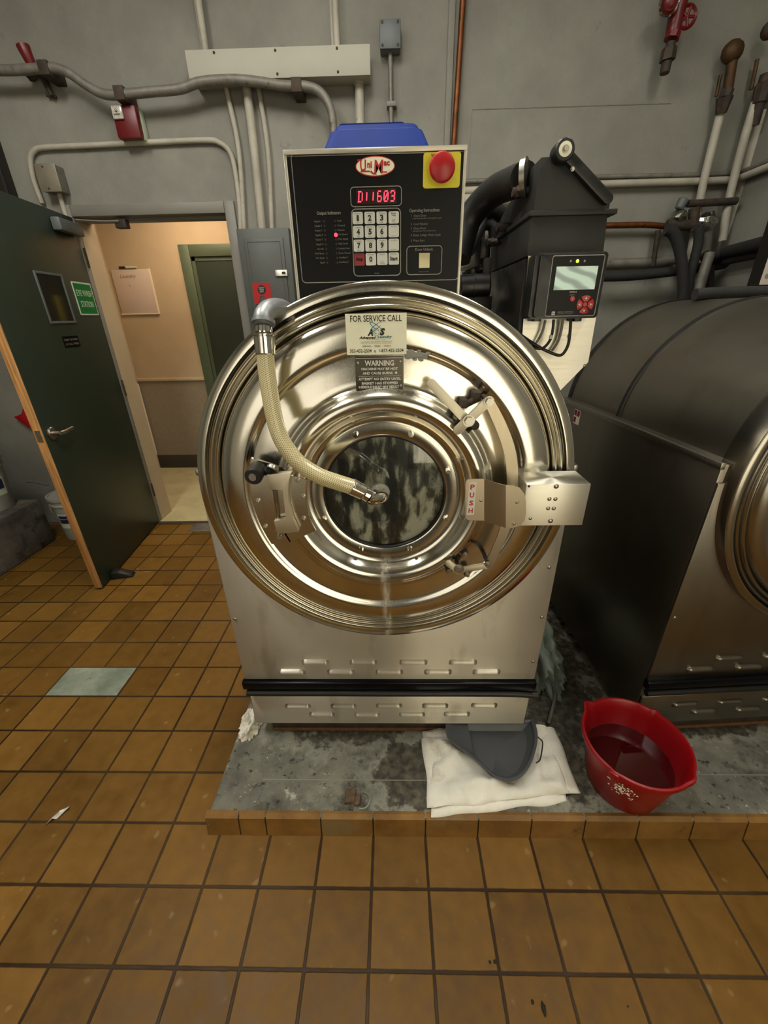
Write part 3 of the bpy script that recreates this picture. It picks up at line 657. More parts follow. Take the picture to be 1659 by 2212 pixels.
def washer(label, loc, rz, mats, hardware):
    st, sd, dm = mats
    r = thing('washing_machine', label, 'washing machine', loc, rz)
    D = .94                                      # depth of the body
    # cabinet: sides and back
    b = B(); b.box(-HW, HW, .004, D, .065, 1.000, .003); b.build('cabinet', sd, r)
    for s_ in (-1, 1): B().box(s_*HW-.006, s_*HW+.006, .0, D, .990, 1.007, .002).build('seam_rail', 'zinc', r)
    # barrel with dark straps
    b = B(); b.lathe([(0, .02), (BR, .02), (BR, D), (0, D)], (0, 0, DZC), seg=128); bar = b.build('drum_shell', sd, r, 60)
    b = B(); b.lathe([(BR, .535), (BR+.005, .537), (BR+.005, .553), (BR, .555)], (0, 0, DZC), seg=96, close=True); b.build('shell_strap', 'rubber', bar)
    b = B(); b.lathe([(BR, D-.014), (BR+.006, D-.014), (BR+.006, D+.002), (BR, D+.002)], (0, 0, DZC), seg=96, close=True); b.build('shell_strap', 'rubber', bar)
    # front panels
    zb = Lc(533, 1477, 0)[1]
    b = B(); b.box(-HW, HW, -.004, .004, zb, .955, .0015)
    lv = [Lc(x_, 1422, 0) for x_ in (681, 785, 893, 1000)]+[Lc(x_, 1443, 0) for x_ in (630, 736, 841, 946, 1051)]
    wl = .088
    for x_, z_ in lv: louver(b, x_, z_, wl, -.004)
    b.build('front_panel', st, r, 50)
    zl = .066; zt = Lc(540, 1503, 0)[1]
    b = B(); b.box(-HW+.006, HW-.006, -.003, .004, zl, zt, .0015)
    for x_, y_ in ((643, 1518), (742, 1518), (840, 1517), (940, 1517), (1046, 1516), (695, 1536), (793, 1537), (890, 1536), (987, 1535)):
        q = Lc(x_, y_, 0); louver(b, q[0], q[1], wl, -.003)
    b.build('lower_panel', st, r, 50)
    # rubber bumpers
    z1 = Lc(800, 1470, -.01)[1]; z2 = Lc(800, 1488, -.012)[1]; z3 = Lc(800, 1504, -.012)[1]
    B().box(-HW-.006, HW+.004, -.020, .004, z2+.002, z1, .006, 3).build('bumper', 'blk_alu', r)
    b = B(); b.tube([(-HW+.004, -.012, (z2+z3)/2), (0, -.014, (z2+z3)/2+.001), (HW-.1, -.013, (z2+z3)/2-.001), (HW+.014, -.014, (z2+z3)/2-.008)], .0115, 12); b.build('bumper', 'rubber', r)
    B().tube([(-HW, -.0125, z2+.002), (HW, -.0125, z2)], .0022, 8, sub=1).build('bumper_lip', 'zinc', r)
    # base frame on the pad
    b = B(); b.box(-HW+.05, HW-.05, .022, .06, .0, .07, .003); b.box(-HW+.05, HW-.05, D-.06, D-.02, .0, .07, .003)
    b.box(-HW+.05, -HW+.11, .06, D-.06, .0, .07); b.box(HW-.11, HW-.05, .06, D-.06, .0, .07); b.build('base_frame', 'iron', r)
    B().box(-HW+.055, HW-.06, .016, .024, .0, .014, .002).build('rust_line', 'rustline', r)
    # screws
    for x_, y_ in ((508, 1337), (1170, 1333), (1151, 1429), (1186, 1225)):
        q = Lc(x_, y_, -.004); B().sph((q[0], -.005, q[1]), .0055, (1, .5, 1), 10).build('screw', 'zinc', r)
    # pressed ring around the door
    prof = [(.4565, .03), (.4565, -.036), (.454, -.040), (.437, -.040), (.4355, -.034), (.4350, -.024), (.4325, -.022), (.431, -.030), (.4290, -.038), (.4255, -.0405),
            (.4220, -.038), (.4195, -.028), (.4180, -.026), (.4165, -.034), (.4140, -.041), (.4110, -.0425), (.4075, -.040), (.4055, -.030), (.404, -.022)]
    b = B(); b.lathe(prof, (0, 0, DZC), seg=160); b.build('door_ring', dm, r, 60)
    B().lathe([(.4360, -.0345), (.4352, -.0245), (.4322, -.0225)], (0, 0, DZC), seg=128).build('ring_groove_band', 'gasket', r)  # black band lying in the outer groove of the ring
    # dished door
    prof = [(.405, -.010), (.403, -.026), (.399, -.036), (.392, -.044), (.380, -.050), (.362, -.053), (.345, -.0545), (.338, -.0540), (.332, -.0500), (.327, -.0455), (.320, -.0445),
            (.300, -.046), (.275, -.0475), (.262, -.049), (.256, -.053), (.250, -.061), (.245, -.072), (.238, -.080), (.228, -.0845), (.218, -.083), (.209, -.076), (.202, -.066),
            (.196, -.056), (.190, -.050), (.182, -.0485), (.176, -.048), (.146, -.047)]
    b = B(); b.lathe(prof, (0, 0, DZC), seg=192); dd = b.build('drum_door', dm, r, 60)
    b = B(); b.lathe([(.177, -.046), (.177, -.0525), (.1755, -.0540), (.152, -.0550), (.149, -.0535), (.149, -.044)], (0, 0, DZC), seg=128); wr = b.build('window_ring', dm, r, 40)
    B().lathe([(.1495, -.050), (.1490, -.0535), (.1465, -.0545), (.1440, -.0530), (.1440, -.040)], (0, 0, DZC), seg=96).build('window_gasket', 'gasket', r, 60)
    b = B(); b.lathe([(0, -.048), (.1455, -.048), (.1455, -.043), (0, -.043)], (0, 0, DZC), seg=96); b.build('window_glass', 'glass', r)
    B().disc((0, -.038, DZC), .1465, seg=96).build('wash_suds', 'suds', r)
    for k in range(8):
        x_, z_ = polar(.163, 22.5+45*k); c_ = (x_, -.054, z_)
        B().hexbolt((x_, -.055, z_), (0, -1, 0), .0050, .012).build('bolt', 'chrome', wr)
    return r, dd

M1, DD = washer('stainless front-loading washing machine with clear hose and control panel, nearest the doorway', (XC, YF, PH), 0, ('steel', 'steel_dark', 'door'), True)
M2, _ = washer('stainless washing machine beside the first, cut by the right edge of the photo, no hose', (.88+HW*math.cos(.062), YF+HW*math.sin(.062), PH), .062, ('steel_dark', 'steel_dark', 'door2'), False)

# ---------------------------------------------------------------- lettering plates on the first door
YD = -.0485
def card(px0, px1, py0, py1, yl):
    a_, c_ = Lc(px0, py0, yl), Lc(px1, py1, yl); return a_[0], c_[0], c_[1], a_[1]
x0, x1, z0, z1 = card(745, 878, 678, 765, -.057)
cd_ = B().box(x0, x1, -.0565, -.0555, z0, z1).build('service_sticker', 'card', M1)
w_, h_, cx = x1-x0, z1-z0, (x0+x1)/2
Y_ = -.0568
t1 = text('FOR SERVICE CALL', cx, z0+h_*.88, .0115, Y_, 'ink', cd_, w=w_*.84, bold=.0002, name='sticker_heading')
tl = [text('A', cx-w_*.10, z0+h_*.55, h_*.15, Y_, 'ink', cd_, bold=.0010, shear=.35, w=w_*.095), text('S', cx+w_*.10, z0+h_*.56, h_*.15, Y_, 'ink', cd_, bold=.0012, shear=.2, w=w_*.09),
      text('L', cx-.001, z0+h_*.56, h_*.10, Y_-.0003, 'teal', cd_, w=w_*.03)]
bb = B()
bb.tube([(cx+w_*.045*math.cos(2*PI*k/24), Y_, z0+h_*.56+h_*.095*math.sin(2*PI*k/24)) for k in range(24)], .0004, 5, closed=True, sub=1)
for s_ in (-1, 1):
    P_ = []
    for k in range(28):
        t = 2*PI*k/28*.83+.3; u, v = w_*.13*math.cos(t), h_*.045*math.sin(t); a_ = s_*.75
        P_.append((cx+u*math.cos(a_)-v*math.sin(a_)*1.2, Y_, z0+h_*.68+(u*math.sin(a_)*.8+v*math.cos(a_))))
    bb.tube(P_, lambda t: .0003+.0006*math.sin(PI*t), 5, sub=1)
bb.build('sticker_emblem', 'teal', cd_)
tl += [text('Advanced', cx-w_*.145, z0+h_*.425, h_*.055, Y_, 'ink', cd_, w=w_*.28, bold=.0003, shear=.3), text('Laundry', cx+w_*.14, z0+h_*.43, h_*.055, Y_, 'teal', cd_, w=w_*.25, bold=.0003, shear=.3),
       text('S Y S T E M S ,  L L C', cx, z0+h_*.375, h_*.028, Y_, 'ink', cd_, w=w_*.31), text('LAUNDRY EQUIPMENT SPECIALIST', cx, z0+h_*.315, h_*.034, Y_, 'greyink', cd_, w=w_*.52, shear=.3),
       text('SERVICE  -  SALES  -  PARTS', cx, z0+h_*.215, h_*.036, Y_, 'ink', cd_, w=w_*.47), text('303-432-2504  o  1-877-432-2504', cx, z0+h_*.10, h_*.085, Y_, 'ink', cd_, w=w_*.90, bold=.0001)]
bb = B().box(cx-w_*.26, cx+w_*.26, Y_, Y_+.0003, z0+h_*.275, z0+h_*.280); bb.build('sticker_rule', 'greyink', cd_)
merge(tl, 'sticker_lettering')
x0, x1, z0, z1 = card(767, 872, 772, 840, -.0485)
wp = B().box(x0, x1, -.0575, -.0490, z0, z1, .0004).build('warning_plate', 'wplate', M1)
w_, h_, cx = x1-x0, z1-z0, (x0+x1)/2; Y_ = -.0578
tl = [text('WARNING', cx, z0+h_*.83, h_*.155, Y_, 'white', wp, w=w_*.60, bold=.0004)]
for s_, v, ww in (('MACHINE MAY BE HOT', .655, .75), ('AND CAUSE BURNS', .525, .62), ('ATTEMPT NO ENTRY UNTIL', .345, .88), ('BASKET HAS STOPPED', .215, .75), ('SERIOUS INJURY MAY RESULT', .085, .80)):
    tl.append(text(s_, cx-(w_*.04 if 'BURNS' in s_ else 0), z0+h_*v, h_*.075, Y_, 'white', wp, w=w_*ww, bold=.0002))
merge(tl, 'warning_lettering')
bb = B().box(cx-w_*.44, cx+w_*.44, Y_, Y_+.0003, z0+h_*.43, z0+h_*.437)
for u, v in ((x0+.0008, z0+.0005),): bb.box(x0+.001, x1-.001, Y_, Y_+.0003, z1-.0018, z1-.001).box(x1-.0016, x1-.0009, Y_, Y_+.0003, z0+.001, z1-.001)
bb.prism([(x1-w_*.16, z0+h_*.49), (x1-w_*.13, z0+h_*.52), (x1-w_*.16, z0+h_*.58), (x1-w_*.19, z0+h_*.52)], Y_, Y_+.0003)
bb.build('warning_rule', 'white', wp)
for u, v in ((.06, .84), (.93, .86), (.07, .09), (.94, .13)): B().sph((x0+w_*u, -.0575, z0+h_*v), .0028, (1, .5, 1), 10).build('rivet', 'zinc', wp)
# glue residue right of the plates
bb = B()
for k in range(26):
    u, v = Lc(880+random.random()*46, 757+random.random()*16+random.random()*6, -.055); bb.sph((u, -.0548, v), .003+.004*random.random(), (1.3, .12, .7), 8)
bb.build('glue_residue', 'greyink', M1)

# ---------------------------------------------------------------- left latch bracket with roller
def Q2(cx_, cy_, yl): return Lc(500+cx_/7.54, 980+cy_/7.54, yl)
poly = [Q2(a_, b_, -.105) for a_, b_ in ((580, 345), (975, 312), (935, 450), (918, 620), (930, 830), (985, 1050), (1090, 1275), (740, 1312), (690, 1100), (885, 1065), (862, 850), (838, 590), (640, 590))]
lb = B().prism(poly, -.105, -.088, 'Y', .0008).build('latch_bracket', 'bracket', M1, 30)
bb = B()
for a_, b_, c_, d_ in ((600, 350, 930, 585), (715, 1095, 1030, 1290)):
    p_, q_ = Q2(a_, b_, -.09), Q2(c_, d_, -.09); bb.box(p_[0], q_[0], -.09, -.045, q_[1]+.002, p_[1]-.002)
bb.build('bracket_leg', 'steel_dark', lb)
p_, q_ = Q2(700, 595, -.092), Q2(755, 1065, -.092); B().cyl((p_[0], -.092, p_[1]), (q_[0], -.092, q_[1]), .0045, seg=14).build('hinge_pin', 'chrome', lb)
p_, q_ = Q2(790, 595, -.080), Q2(840, 1065, -.080); B().cyl((p_[0], -.080, p_[1]), (q_[0], -.080, q_[1]), .006, seg=14).build('hinge_barrel', 'steel_dark', lb)
# sector plate under it
def sector(r0, r1, a0, a1, y0, y1, n=20):
    P_ = [polar(r0, a0+(a1-a0)*k/n) for k in range(n+1)]+[polar(r1, a1-(a1-a0)*k/n) for k in range(n+1)]
    return B().prism(P_, y0, y1, 'Y')
sector(.186, .262, 163, 205, -.0865, -.083).build('latch_plate', 'door', M1)
sector(.262, .326, 163, 205, -.050, -.044).build('latch_plate', 'door', M1)
sector(.258, .264, 163, 205, -.0865, -.047).build('latch_plate', 'door', M1)
for a_, b_, y_ in ((1080, 425, -.0865), (1165, 700, -.0865), (1170, 1060, -.0865), (430, 770, -.05), (550, 1190, -.05)):
    u, v = Q2(a_, b_, y_); B().hexbolt((u, y_, v), (0, -1, 0), .0042, .009).build('bolt', 'zinc', M1)
u, v = Q2(790, 1330, -.09); B().cyl((u, -.10, v), (u, -.08, v-.001), .006, seg=14).build('pin_head', 'zinc', lb)
u, v = Q2(352, 380, -.125); u2, v2 = Q2(430, 250, -.08)
rk = B().cyl((u, -.125, v), (u2, -.078, v2), .0195, seg=28, bev=.003).build('roller_knob', 'rubber', M1)
B().cyl((u-.0008, -.128, v), (u, -.120, v), .0085, seg=20).build('knob_cap', 'zinc', rk)
p_ = [Q2(a_, b_, -.10) for a_, b_ in ((545, 255), (720, 175), (760, 200), (720, 270), (680, 320), (600, 325))]
zc_ = p_[0][1]
t_ = B(); t_.tube([(u2, -.088, v2), (u2+.02, -.092, v2-.002), Vector((Q2(650, 260, -.10)[0], -.098, Q2(650, 260, -.10)[1]))], .010, 12, flat=.55); t_.build('knob_arm', 'rubber', rk)
u3, v3 = Q2(650, 262, -.10)
t_ = B(); t_.cyl((u3, -.098, v3-.003), (u3+.002, -.090, v3+.003), .014, seg=20, bev=.002); t_.build('arm_tab', 'zinc', rk)
# ---------------------------------------------------------------- hinge box and PUSH plate on the right
hb = B().box(.312, .4525, -.130, -.045, .908, 1.010, .002).build('hinge_box', 'plate', M1)
def Q3(cx_, cy_, yl): return Lc(880+cx_/3.95, 780+cy_/3.95, yl)
for a_, b_, rr in ((1272, 1070, .0058), (1213, 1178, .0048), (1264, 1178, .0048), (1202, 1258, .0048), (1250, 1258, .0048), (1222, 1365, .0058), (1050, 1345, .0038)):
    u, v = Q3(a_, b_, -.131); s_ = B().sph((u, -.130, v), rr, (1, .55, 1), 14).build('screw', 'zinc', hb)
u, v = Q3(1038, 1070, -.131); B().cyl((u, -.1305, v), (u, -.128, v), .0028, seg=14).build('screw_hole', 'gasket', hb)
# bent plate: columns of (cx, top, bottom, y)
cols = [(496, 1075, 1325, -.118), (503, 1025, 1345, -.118), (520, 1010, 1358, -.118), (655, 1006, 1362, -.118), (700, 1020, 1378, -.124), (800, 1052, 1412, -.139), (840, 1060, 1424, -.143), (900, 1062, 1426, -.143), (960, 1082, 1405, -.143), (1000, 1135, 1360, -.143), (1012, 1200, 1300, -.143)]
bb = B(); fr, bk = [], []
for x_, t, u, y_ in cols:
    p_, q_ = Q3(x_, t, y_), Q3(x_, u, y_)
    fr.append((bb.bm.verts.new((p_[0], y_, p_[1])), bb.bm.verts.new((q_[0], y_, q_[1])))); bk.append((bb.bm.verts.new((p_[0], y_+.003, p_[1])), bb.bm.verts.new((q_[0], y_+.003, q_[1]))))
for i in range(len(cols)-1):
    bb.bm.faces.new((fr[i][0], fr[i+1][0], fr[i+1][1], fr[i][1])); bb.bm.faces.new((bk[i][0], bk[i][1], bk[i+1][1], bk[i+1][0]))
    bb.bm.faces.new((fr[i][0], bk[i][0], bk[i+1][0], fr[i+1][0])); bb.bm.faces.new((fr[i][1], fr[i+1][1], bk[i+1][1], bk[i][1]))
for i in (0, -1): bb.bm.faces.new((fr[i][0], fr[i][1], bk[i][1], bk[i][0]))
pp = bb.build('push_plate', 'tan', M1, 12)
x0, z1 = Q3(530, 1034, -.1185); x1, z0 = Q3(588, 1312, -.1185); x0b = Q3(505, 1305, -.1185)[0]
xm = (Q3(548, 1170, -.1185)[0]); wl_ = .0165
B().prism(rrect(xm-wl_/2, xm+wl_/2, z0, z1, .002), -.1190, -.1181).build('push_label', 'signw' if False else 'white', pp)
tl = [text(ch, xm, z1-(z1-z0)*(.14+.24*k), .0115, -.1193, 'redink', pp, bold=.0004, w=.0098) for k, ch in enumerate('PUSH')]
merge(tl, 'push_lettering')
for a_, b_, y_ in ((628, 1190, -.118), (935, 1205, -.143), (910, 1388, -.143)):
    u, v = Q3(a_, b_, y_); B().sph((u, y_, v), .0035, (1, .6, 1), 12).build('rivet', 'zinc', pp)
B().box(.215, .33, -.112, -.090, .925, .985, .002).build('plate_backing', 'tan', pp)
# linkage
def bar(p_, q_, w_, y0, y1, name, mat, par, seg=10):
    p_, q_ = Vector((p_[0], p_[1])), Vector((q_[0], q_[1])); d = (q_-p_).normalized(); n_ = Vector((-d.y, d.x)); P_ = []
    a0 = math.atan2(d.y, d.x)
    for k in range(seg+1): a_ = a0+PI/2+PI*k/seg; P_.append((p_.x+w_/2*math.cos(a_), p_.y+w_/2*math.sin(a_)))
    for k in range(seg+1): a_ = a0-PI/2+PI*k/seg; P_.append((q_.x+w_/2*math.cos(a_), q_.y+w_/2*math.sin(a_)))
    return B().prism(P_, y0, y1, 'Y', .0006).build(name, mat, par)
YL = -.095
lk = bar(Q3(205, 190, YL), Q3(500, 500, YL), .019, YL-.004, YL, 'latch_lever', 'bracket', M1)
bar(Q3(430, 590, YL-.01), Q3(690, 345, YL-.01), .019, YL-.012, YL-.006, 'lever_bar', 'bracket', lk)
for a_, b_, rr in ((525, 510, .0095), (697, 345, .0080)):
    u, v = Q3(a_, b_, YL-.014); B().hexbolt((u, YL-.012, v), (0, -1, 0), rr, .010).build('bolt', 'zinc', lk)
    B().cyl((u, YL-.012, v), (u, -.05, v), .006, seg=12).build('pivot_pin', 'iron', lk)
bb = B()
for a_, b_, c_, d_ in ((585, 290, 640, 330), (480, 350, 500, 395)):
    p_ = Q3(a_, b_, -.08); bb.box(p_[0]-.006, p_[0]+.008, -.088, -.048, p_[1]-.012, p_[1]+.006, .002)
p_, q_ = Q3(500, 370, -.075), Q3(620, 310, -.075); bb.cyl((p_[0], -.075, p_[1]), (q_[0], -.075, q_[1]), .007, seg=14)
bb.build('pivot_block', 'iron', lk)
u, v = Q3(580, 555, -.07); B().cyl((u, -.068, v), (u, -.05, v), .010, seg=18, bev=.002).build('stud', 'iron', lk)
sp_ = [(697, 345), (745, 440), (800, 560), (850, 690), (880, 810), (892, 940), (895, 1060), (885, 1200), (858, 1330), (815, 1470), (750, 1620), (690, 1740)]
P_ = [Q3(a_, b_, -.088) for a_, b_ in sp_]
bb = B(); prev = None; n = len(P_); hw_ = .0125
fine = []
for i in range(n-1):
    p0, p1, p2, p3 = [Vector(P_[max(0, min(n-1, k))]) for k in (i-1, i, i+1, i+2)]
    for k in range(5):
        t = k/5; fine.append(.5*((2*p1)+(p2-p0)*t+(2*p0-5*p1+4*p2-p3)*t*t+(3*p1-p0-3*p2+p3)*t**3))
fine.append(Vector(P_[-1])); L_, R_ = [], []
for i, q_ in enumerate(fine):
    d = (fine[min(i+1, len(fine)-1)]-fine[max(i-1, 0)]).normalized(); n_ = Vector((-d.y, d.x)); ww = hw_*(1-.25*abs(2*i/len(fine)-1)**3)
    L_.append(q_+n_*ww); R_.append(q_-n_*ww)
bb.prism([(v.x, v.y) for v in L_+R_[::-1]], -.0905, -.0865, 'Y'); bb.build('link_strap', 'tan', lk)
YM = -.092
lo_ = bar(Q3(350, 1710, YM), Q3(440, 1780, YM), .018, YM-.010, YM-.005, 'lower_lever', 'bracket', M1)
bar(Q3(440, 1780, YM), Q3(690, 1738, YM), .017, YM-.004, YM, 'lever_bar', 'bracket', lo_)
for a_, b_, rr in ((440, 1775, .0095), (690, 1738, .0062)):
    u, v = Q3(a_, b_, YM-.012); B().hexbolt((u, YM-.010, v), (0, -1, 0), rr, .009).build('bolt', 'zinc', lo_); B().cyl((u, YM-.01, v), (u, -.045, v), .005, seg=12).build('pivot_pin', 'iron', lo_)
for a_, b_ in ((492, 1645), (355, 1790), (510, 1815)):
    u, v = Q3(a_, b_, -.07); B().cyl((u, -.072, v), (u, -.044, v), .0085, seg=16, bev=.002).build('stud', 'iron', lo_); B().hexbolt((u, -.072, v), (0, -1, 0), .005, .008).build('bolt', 'zinc', lo_)

# ---------------------------------------------------------------- hose to the window
def W3(px, py, y): q = at(px, py, 'Y', y); return (q.x-XC, y-YF, q.z-PH)
hp = [W3(573, 765, .452), W3(576, 800, .448), W3(583, 850, .440), W3(592, 900, .432), (W3(604, 940, .424)), W3(622, 972, .418), W3(650, 1003, .414), W3(690, 1028, .412), W3(730, 1042, .414), W3(765, 1053, .418)]
B().tube(hp, .0172, 20, uv=True).build('inlet_hose', 'hose', M1)
b = B(); e0 = [W3(640, 690, .56), W3(610, 668, .535), W3(583, 668, .50), W3(569, 684, .474), W3(569, 706, .464)]
b.tube(e0, .0185, 18); b.tube([W3(569, 692, .468), W3(569, 700, .465)], .0225, 18, sub=1); el = b.build('hose_elbow', 'cast', M1)
b = B(); b.cyl(W3(569, 703, .463), W3(570, 722, .459), .0165, seg=24, bev=.003); b.cyl(W3(570, 720, .459), W3(571, 728, .458), .0215, seg=24, bev=.003)
b.cyl(W3(571, 727, .457), W3(574, 767, .452), .0205, .0195, seg=24, bev=.002); b.build('hose_ferrule', 'chrome', M1, 30)
b = B(); b.cyl(W3(757, 1050, .418), W3(785, 1064, .424), .0190, .0175, seg=24, bev=.002); b.cyl(W3(785, 1064, .424), W3(797, 1070, .427), .0150, .0165, seg=24, bev=.002)
b.tube([W3(797, 1070, .427), W3(812, 1075, .433), W3(824, 1073, .446), W3(828, 1069, .47)], .0155, 18); b.cyl(W3(803, 1073, .429), W3(809, 1075, .431), .0185, seg=8)
b.build('hose_ferrule', 'chrome', M1, 30)
q = W3(821, 1066, .505); B().lathe([(0, -.010), (.012, -.0095), (.020, -.006), (.024, .0), (.024, .004)], (q[0], q[1]+.002, q[2]), seg=32).build('inlet_washer', 'film', M1)
# ---------------------------------------------------------------- control box on top of the first machine
YC = .004
def K(cx_, cy_, yl=YC): return Lc(600+cx_/3.95, 270+cy_/3.95, yl)
xl, zt = K(45, 215); xr, _ = K(1618, 180); zt = Lc(810, 319, YC)[1]
cb = B(); cb.box(xl+.002, xr-.002, YC+.003, YC+.27, 1.360, zt-.002, .002); cbox = cb.build('control_box', 'steel', M1)
b = B(); b.box(xl, xr, YC-.004, YC+.275, zt-.008, zt, .0015); b.box(xl, xl+.006, YC-.003, YC+.02, 1.362, zt-.004, .001); b.box(xr-.006, xr, YC-.003, YC+.02, 1.362, zt-.004, .001)
b.build('box_rim', 'steel', cbox)
face = B().box(xl+.006, xr-.006, YC-.0015, YC+.004, 1.362, zt-.010).build('overlay', 'blackp', cbox)
YO = YC-.0020
def frame(c0, c1, r_, t_, name='printed_frame', mat='greyink'):
    a_, d_ = K(*c0), K(*c1); return outline(min(a_[0], d_[0]), max(a_[0], d_[0]), min(a_[1], d_[1]), max(a_[1], d_[1]), r_, YO, t_, name, mat, cbox)
frame((112, 245), (1538, 1320), .008, .0008)
# logo oval
u, v = K(832, 357); rx, rz_ = (K(1000, 357)[0]-K(664, 357)[0])/2, (K(832, 270)[1]-K(832, 447)[1])/2
lg = B().prism([(u+rx*math.cos(2*PI*k/48), v+rz_*math.sin(2*PI*k/48)) for k in range(48)], YO-.0012, YO).build('logo_badge', 'redink', cbox)
B().prism([(u+(rx-.0016)*math.cos(2*PI*k/48), v+(rz_-.0016)*math.sin(2*PI*k/48)) for k in range(48)], YO-.0018, YO-.0010).build('logo_field', 'card', lg)
tl = [text('U', u-.0225, v+.0012, .0165, YO-.0021, 'redink', lg, bold=.0006, w=.011), text('ni', u-.0105, v+.0025, .0095, YO-.0021, 'redink', lg, bold=.0006, w=.0085),
      text('M', u+.0065, v-.0010, .0195, YO-.0021, 'redink', lg, bold=.0006, w=.0175, shear=.1), text('ac', u+.0215, v+.0035, .0085, YO-.0021, 'redink', lg, bold=.0006, w=.0115), text('R', u+.026, v-.0065, .002, YO-.0021, 'redink', lg)]
bb = B(); bb.box(u-.0275, u-.010, YO-.0021, YO-.0018, v-.0085, v-.0062).box(u-.033, u-.024, YO-.0021, YO-.0018, v+.0085, v+.0105); bb.prism([(u-.010, v-.0085), (u-.004, v-.0125), (u+.003, v-.0125), (u+.0005, v-.010), (u-.003, v-.010), (u-.008, v-.006)], YO-.0021, YO-.0018)
bb.box(u+.012, u+.022, YO-.0021, YO-.0018, v-.0100, v-.0080)
o_ = bb.build('logo_stroke', 'redink', lg); merge(tl+[o_], 'logo_lettering')
# display
frame((620, 535), (1055, 690), .006, .0008)
a_, d_ = K(668, 552), K(1012, 672); dsp = B().box(a_[0], d_[0], YO-.0006, YO, d_[1], a_[1]).build('display_window', 'ledbg', cbox)
SEG = {'D': [(0, 4, 2.4, 4), (3, 3.6, 3, .4), (0, 0, 2.4, 0), (.6, .4, .6, 3.6)], '1': [(1.6, 3.7, 1.6, .4)], '6': [(.2, 3.6, .2, .3), (0, 2, 2.6, 2), (2.8, 1.7, 2.8, .3), (.3, 0, 2.6, 0), (.4, 4, 2.4, 4)],
       '0': [(.2, .4, .2, 3.6), (2.9, .4, 2.9, 3.6), (.4, 4, 2.6, 4), (.4, 0, 2.6, 0), (.6, .6, 2.5, 3.4)], '3': [(.5, 4, 2.6, 4), (2.9, 3.6, 2.9, 2.2), (.9, 2, 2.6, 2), (2.9, 1.8, 2.9, .4), (.4, 0, 2.6, 0), (.3, 3.9, .3, 3.1)]}
bb = B(); cw = (d_[0]-a_[0])/6.2; ch_ = (a_[1]-d_[1])*.66/4; z0_ = d_[1]+(a_[1]-d_[1])*.17
for k, chx in enumerate('D11603'):
    for (ax_, ay_, bx_, by_) in SEG[chx]:
        sx = cw*.22; X0 = a_[0]+cw*(k+.22)
        bb.tube([(X0+ax_*sx+ay_*.0003, YO-.0008, z0_+ay_*ch_), (X0+bx_*sx+by_*.0003, YO-.0008, z0_+by_*ch_)], .00095, 6, sub=1)
bb.build('red_digits', 'led', dsp)
# keypad
frame((628, 722), (1048, 1282), .008, .0009)
KL = [[('1', 'Delay', 'Low'), ('2', 'Hot', 'Bed 2nd'), ('3', 'Warm', 'High'), ('', 'Display\nTemp', 'Erase\nCycle')], [('4', 'Water', 'Flush'), ('5', 'Fill', 'Reset'), ('6', 'Rotate', 'Time'), ('', 'Last Cycle', 'Advance')],
      [('7', 'Break', 'Manual'), ('8', 'Medium', 'Speed'), ('9', 'High', 'Speed'), ('', 'Last Cycle', 'Add Next')], [('', 'Halt', ''), ('0', 'Drain', ''), ('', 'Auxiliary', 'No\nReverse'), ('', 'Enter', '')]]
for i in range(4):
    for j_ in range(4):
        kx = 683+102*j_+i*(5-1.6*j_); ky = 797+117.5*i-3*j_*(.6+.1*i)
        u, v = K(kx, ky); w2, h2 = (K(727, ky)[0]-K(639, ky)[0])/2, (K(kx, ky-52)[1]-K(kx, ky+52)[1])/2
        isr = (i == 3 and j_ == 0)
        kb_ = B().prism(rrect(u-w2, u+w2, v-h2, v+h2, .0028), YO-.0012, YO+.0005, 'Y').build('key', 'keyr' if isr else 'keyw', cbox)
        n_, t_, bt = KL[i][j_]; tl = []; Yk = YO-.0014; ink_ = 'blackp' if isr else 'ink'
        if n_: tl.append(text(n_, u, v, .0088, Yk, 'ink', kb_, bold=.0005, w=.0042 if n_ == '1' else .0066))
        if isr: tl.append(text('Stop', u, v, .0052, Yk, ink_, kb_, bold=.0003))
        if i == 3 and j_ == 3: tl.append(text('Start', u, v, .0062, Yk, ink_, kb_, bold=.0004, w=.0155))
        if t_: tl.append(text(t_, u, v+h2-(.0024 if '\n' not in t_ else .0045), .0020 if '\n' not in t_ else .006, Yk, 'greyink' if not isr else 'ink', kb_, w=.013) if '\n' not in t_ else text(t_, u, v+h2-.0050, .0024, Yk, 'ink', kb_))
        if bt: tl.append(text(bt, u, v-h2+(.0024 if '\n' not in bt else .0045), .0020, Yk, 'greyink', kb_))
        if tl: merge(tl, 'key_lettering')
u, v = K(847, 1268); tl = [text('MICRO', u, v, .0022, YO-.0012, 'greyink', cbox)]
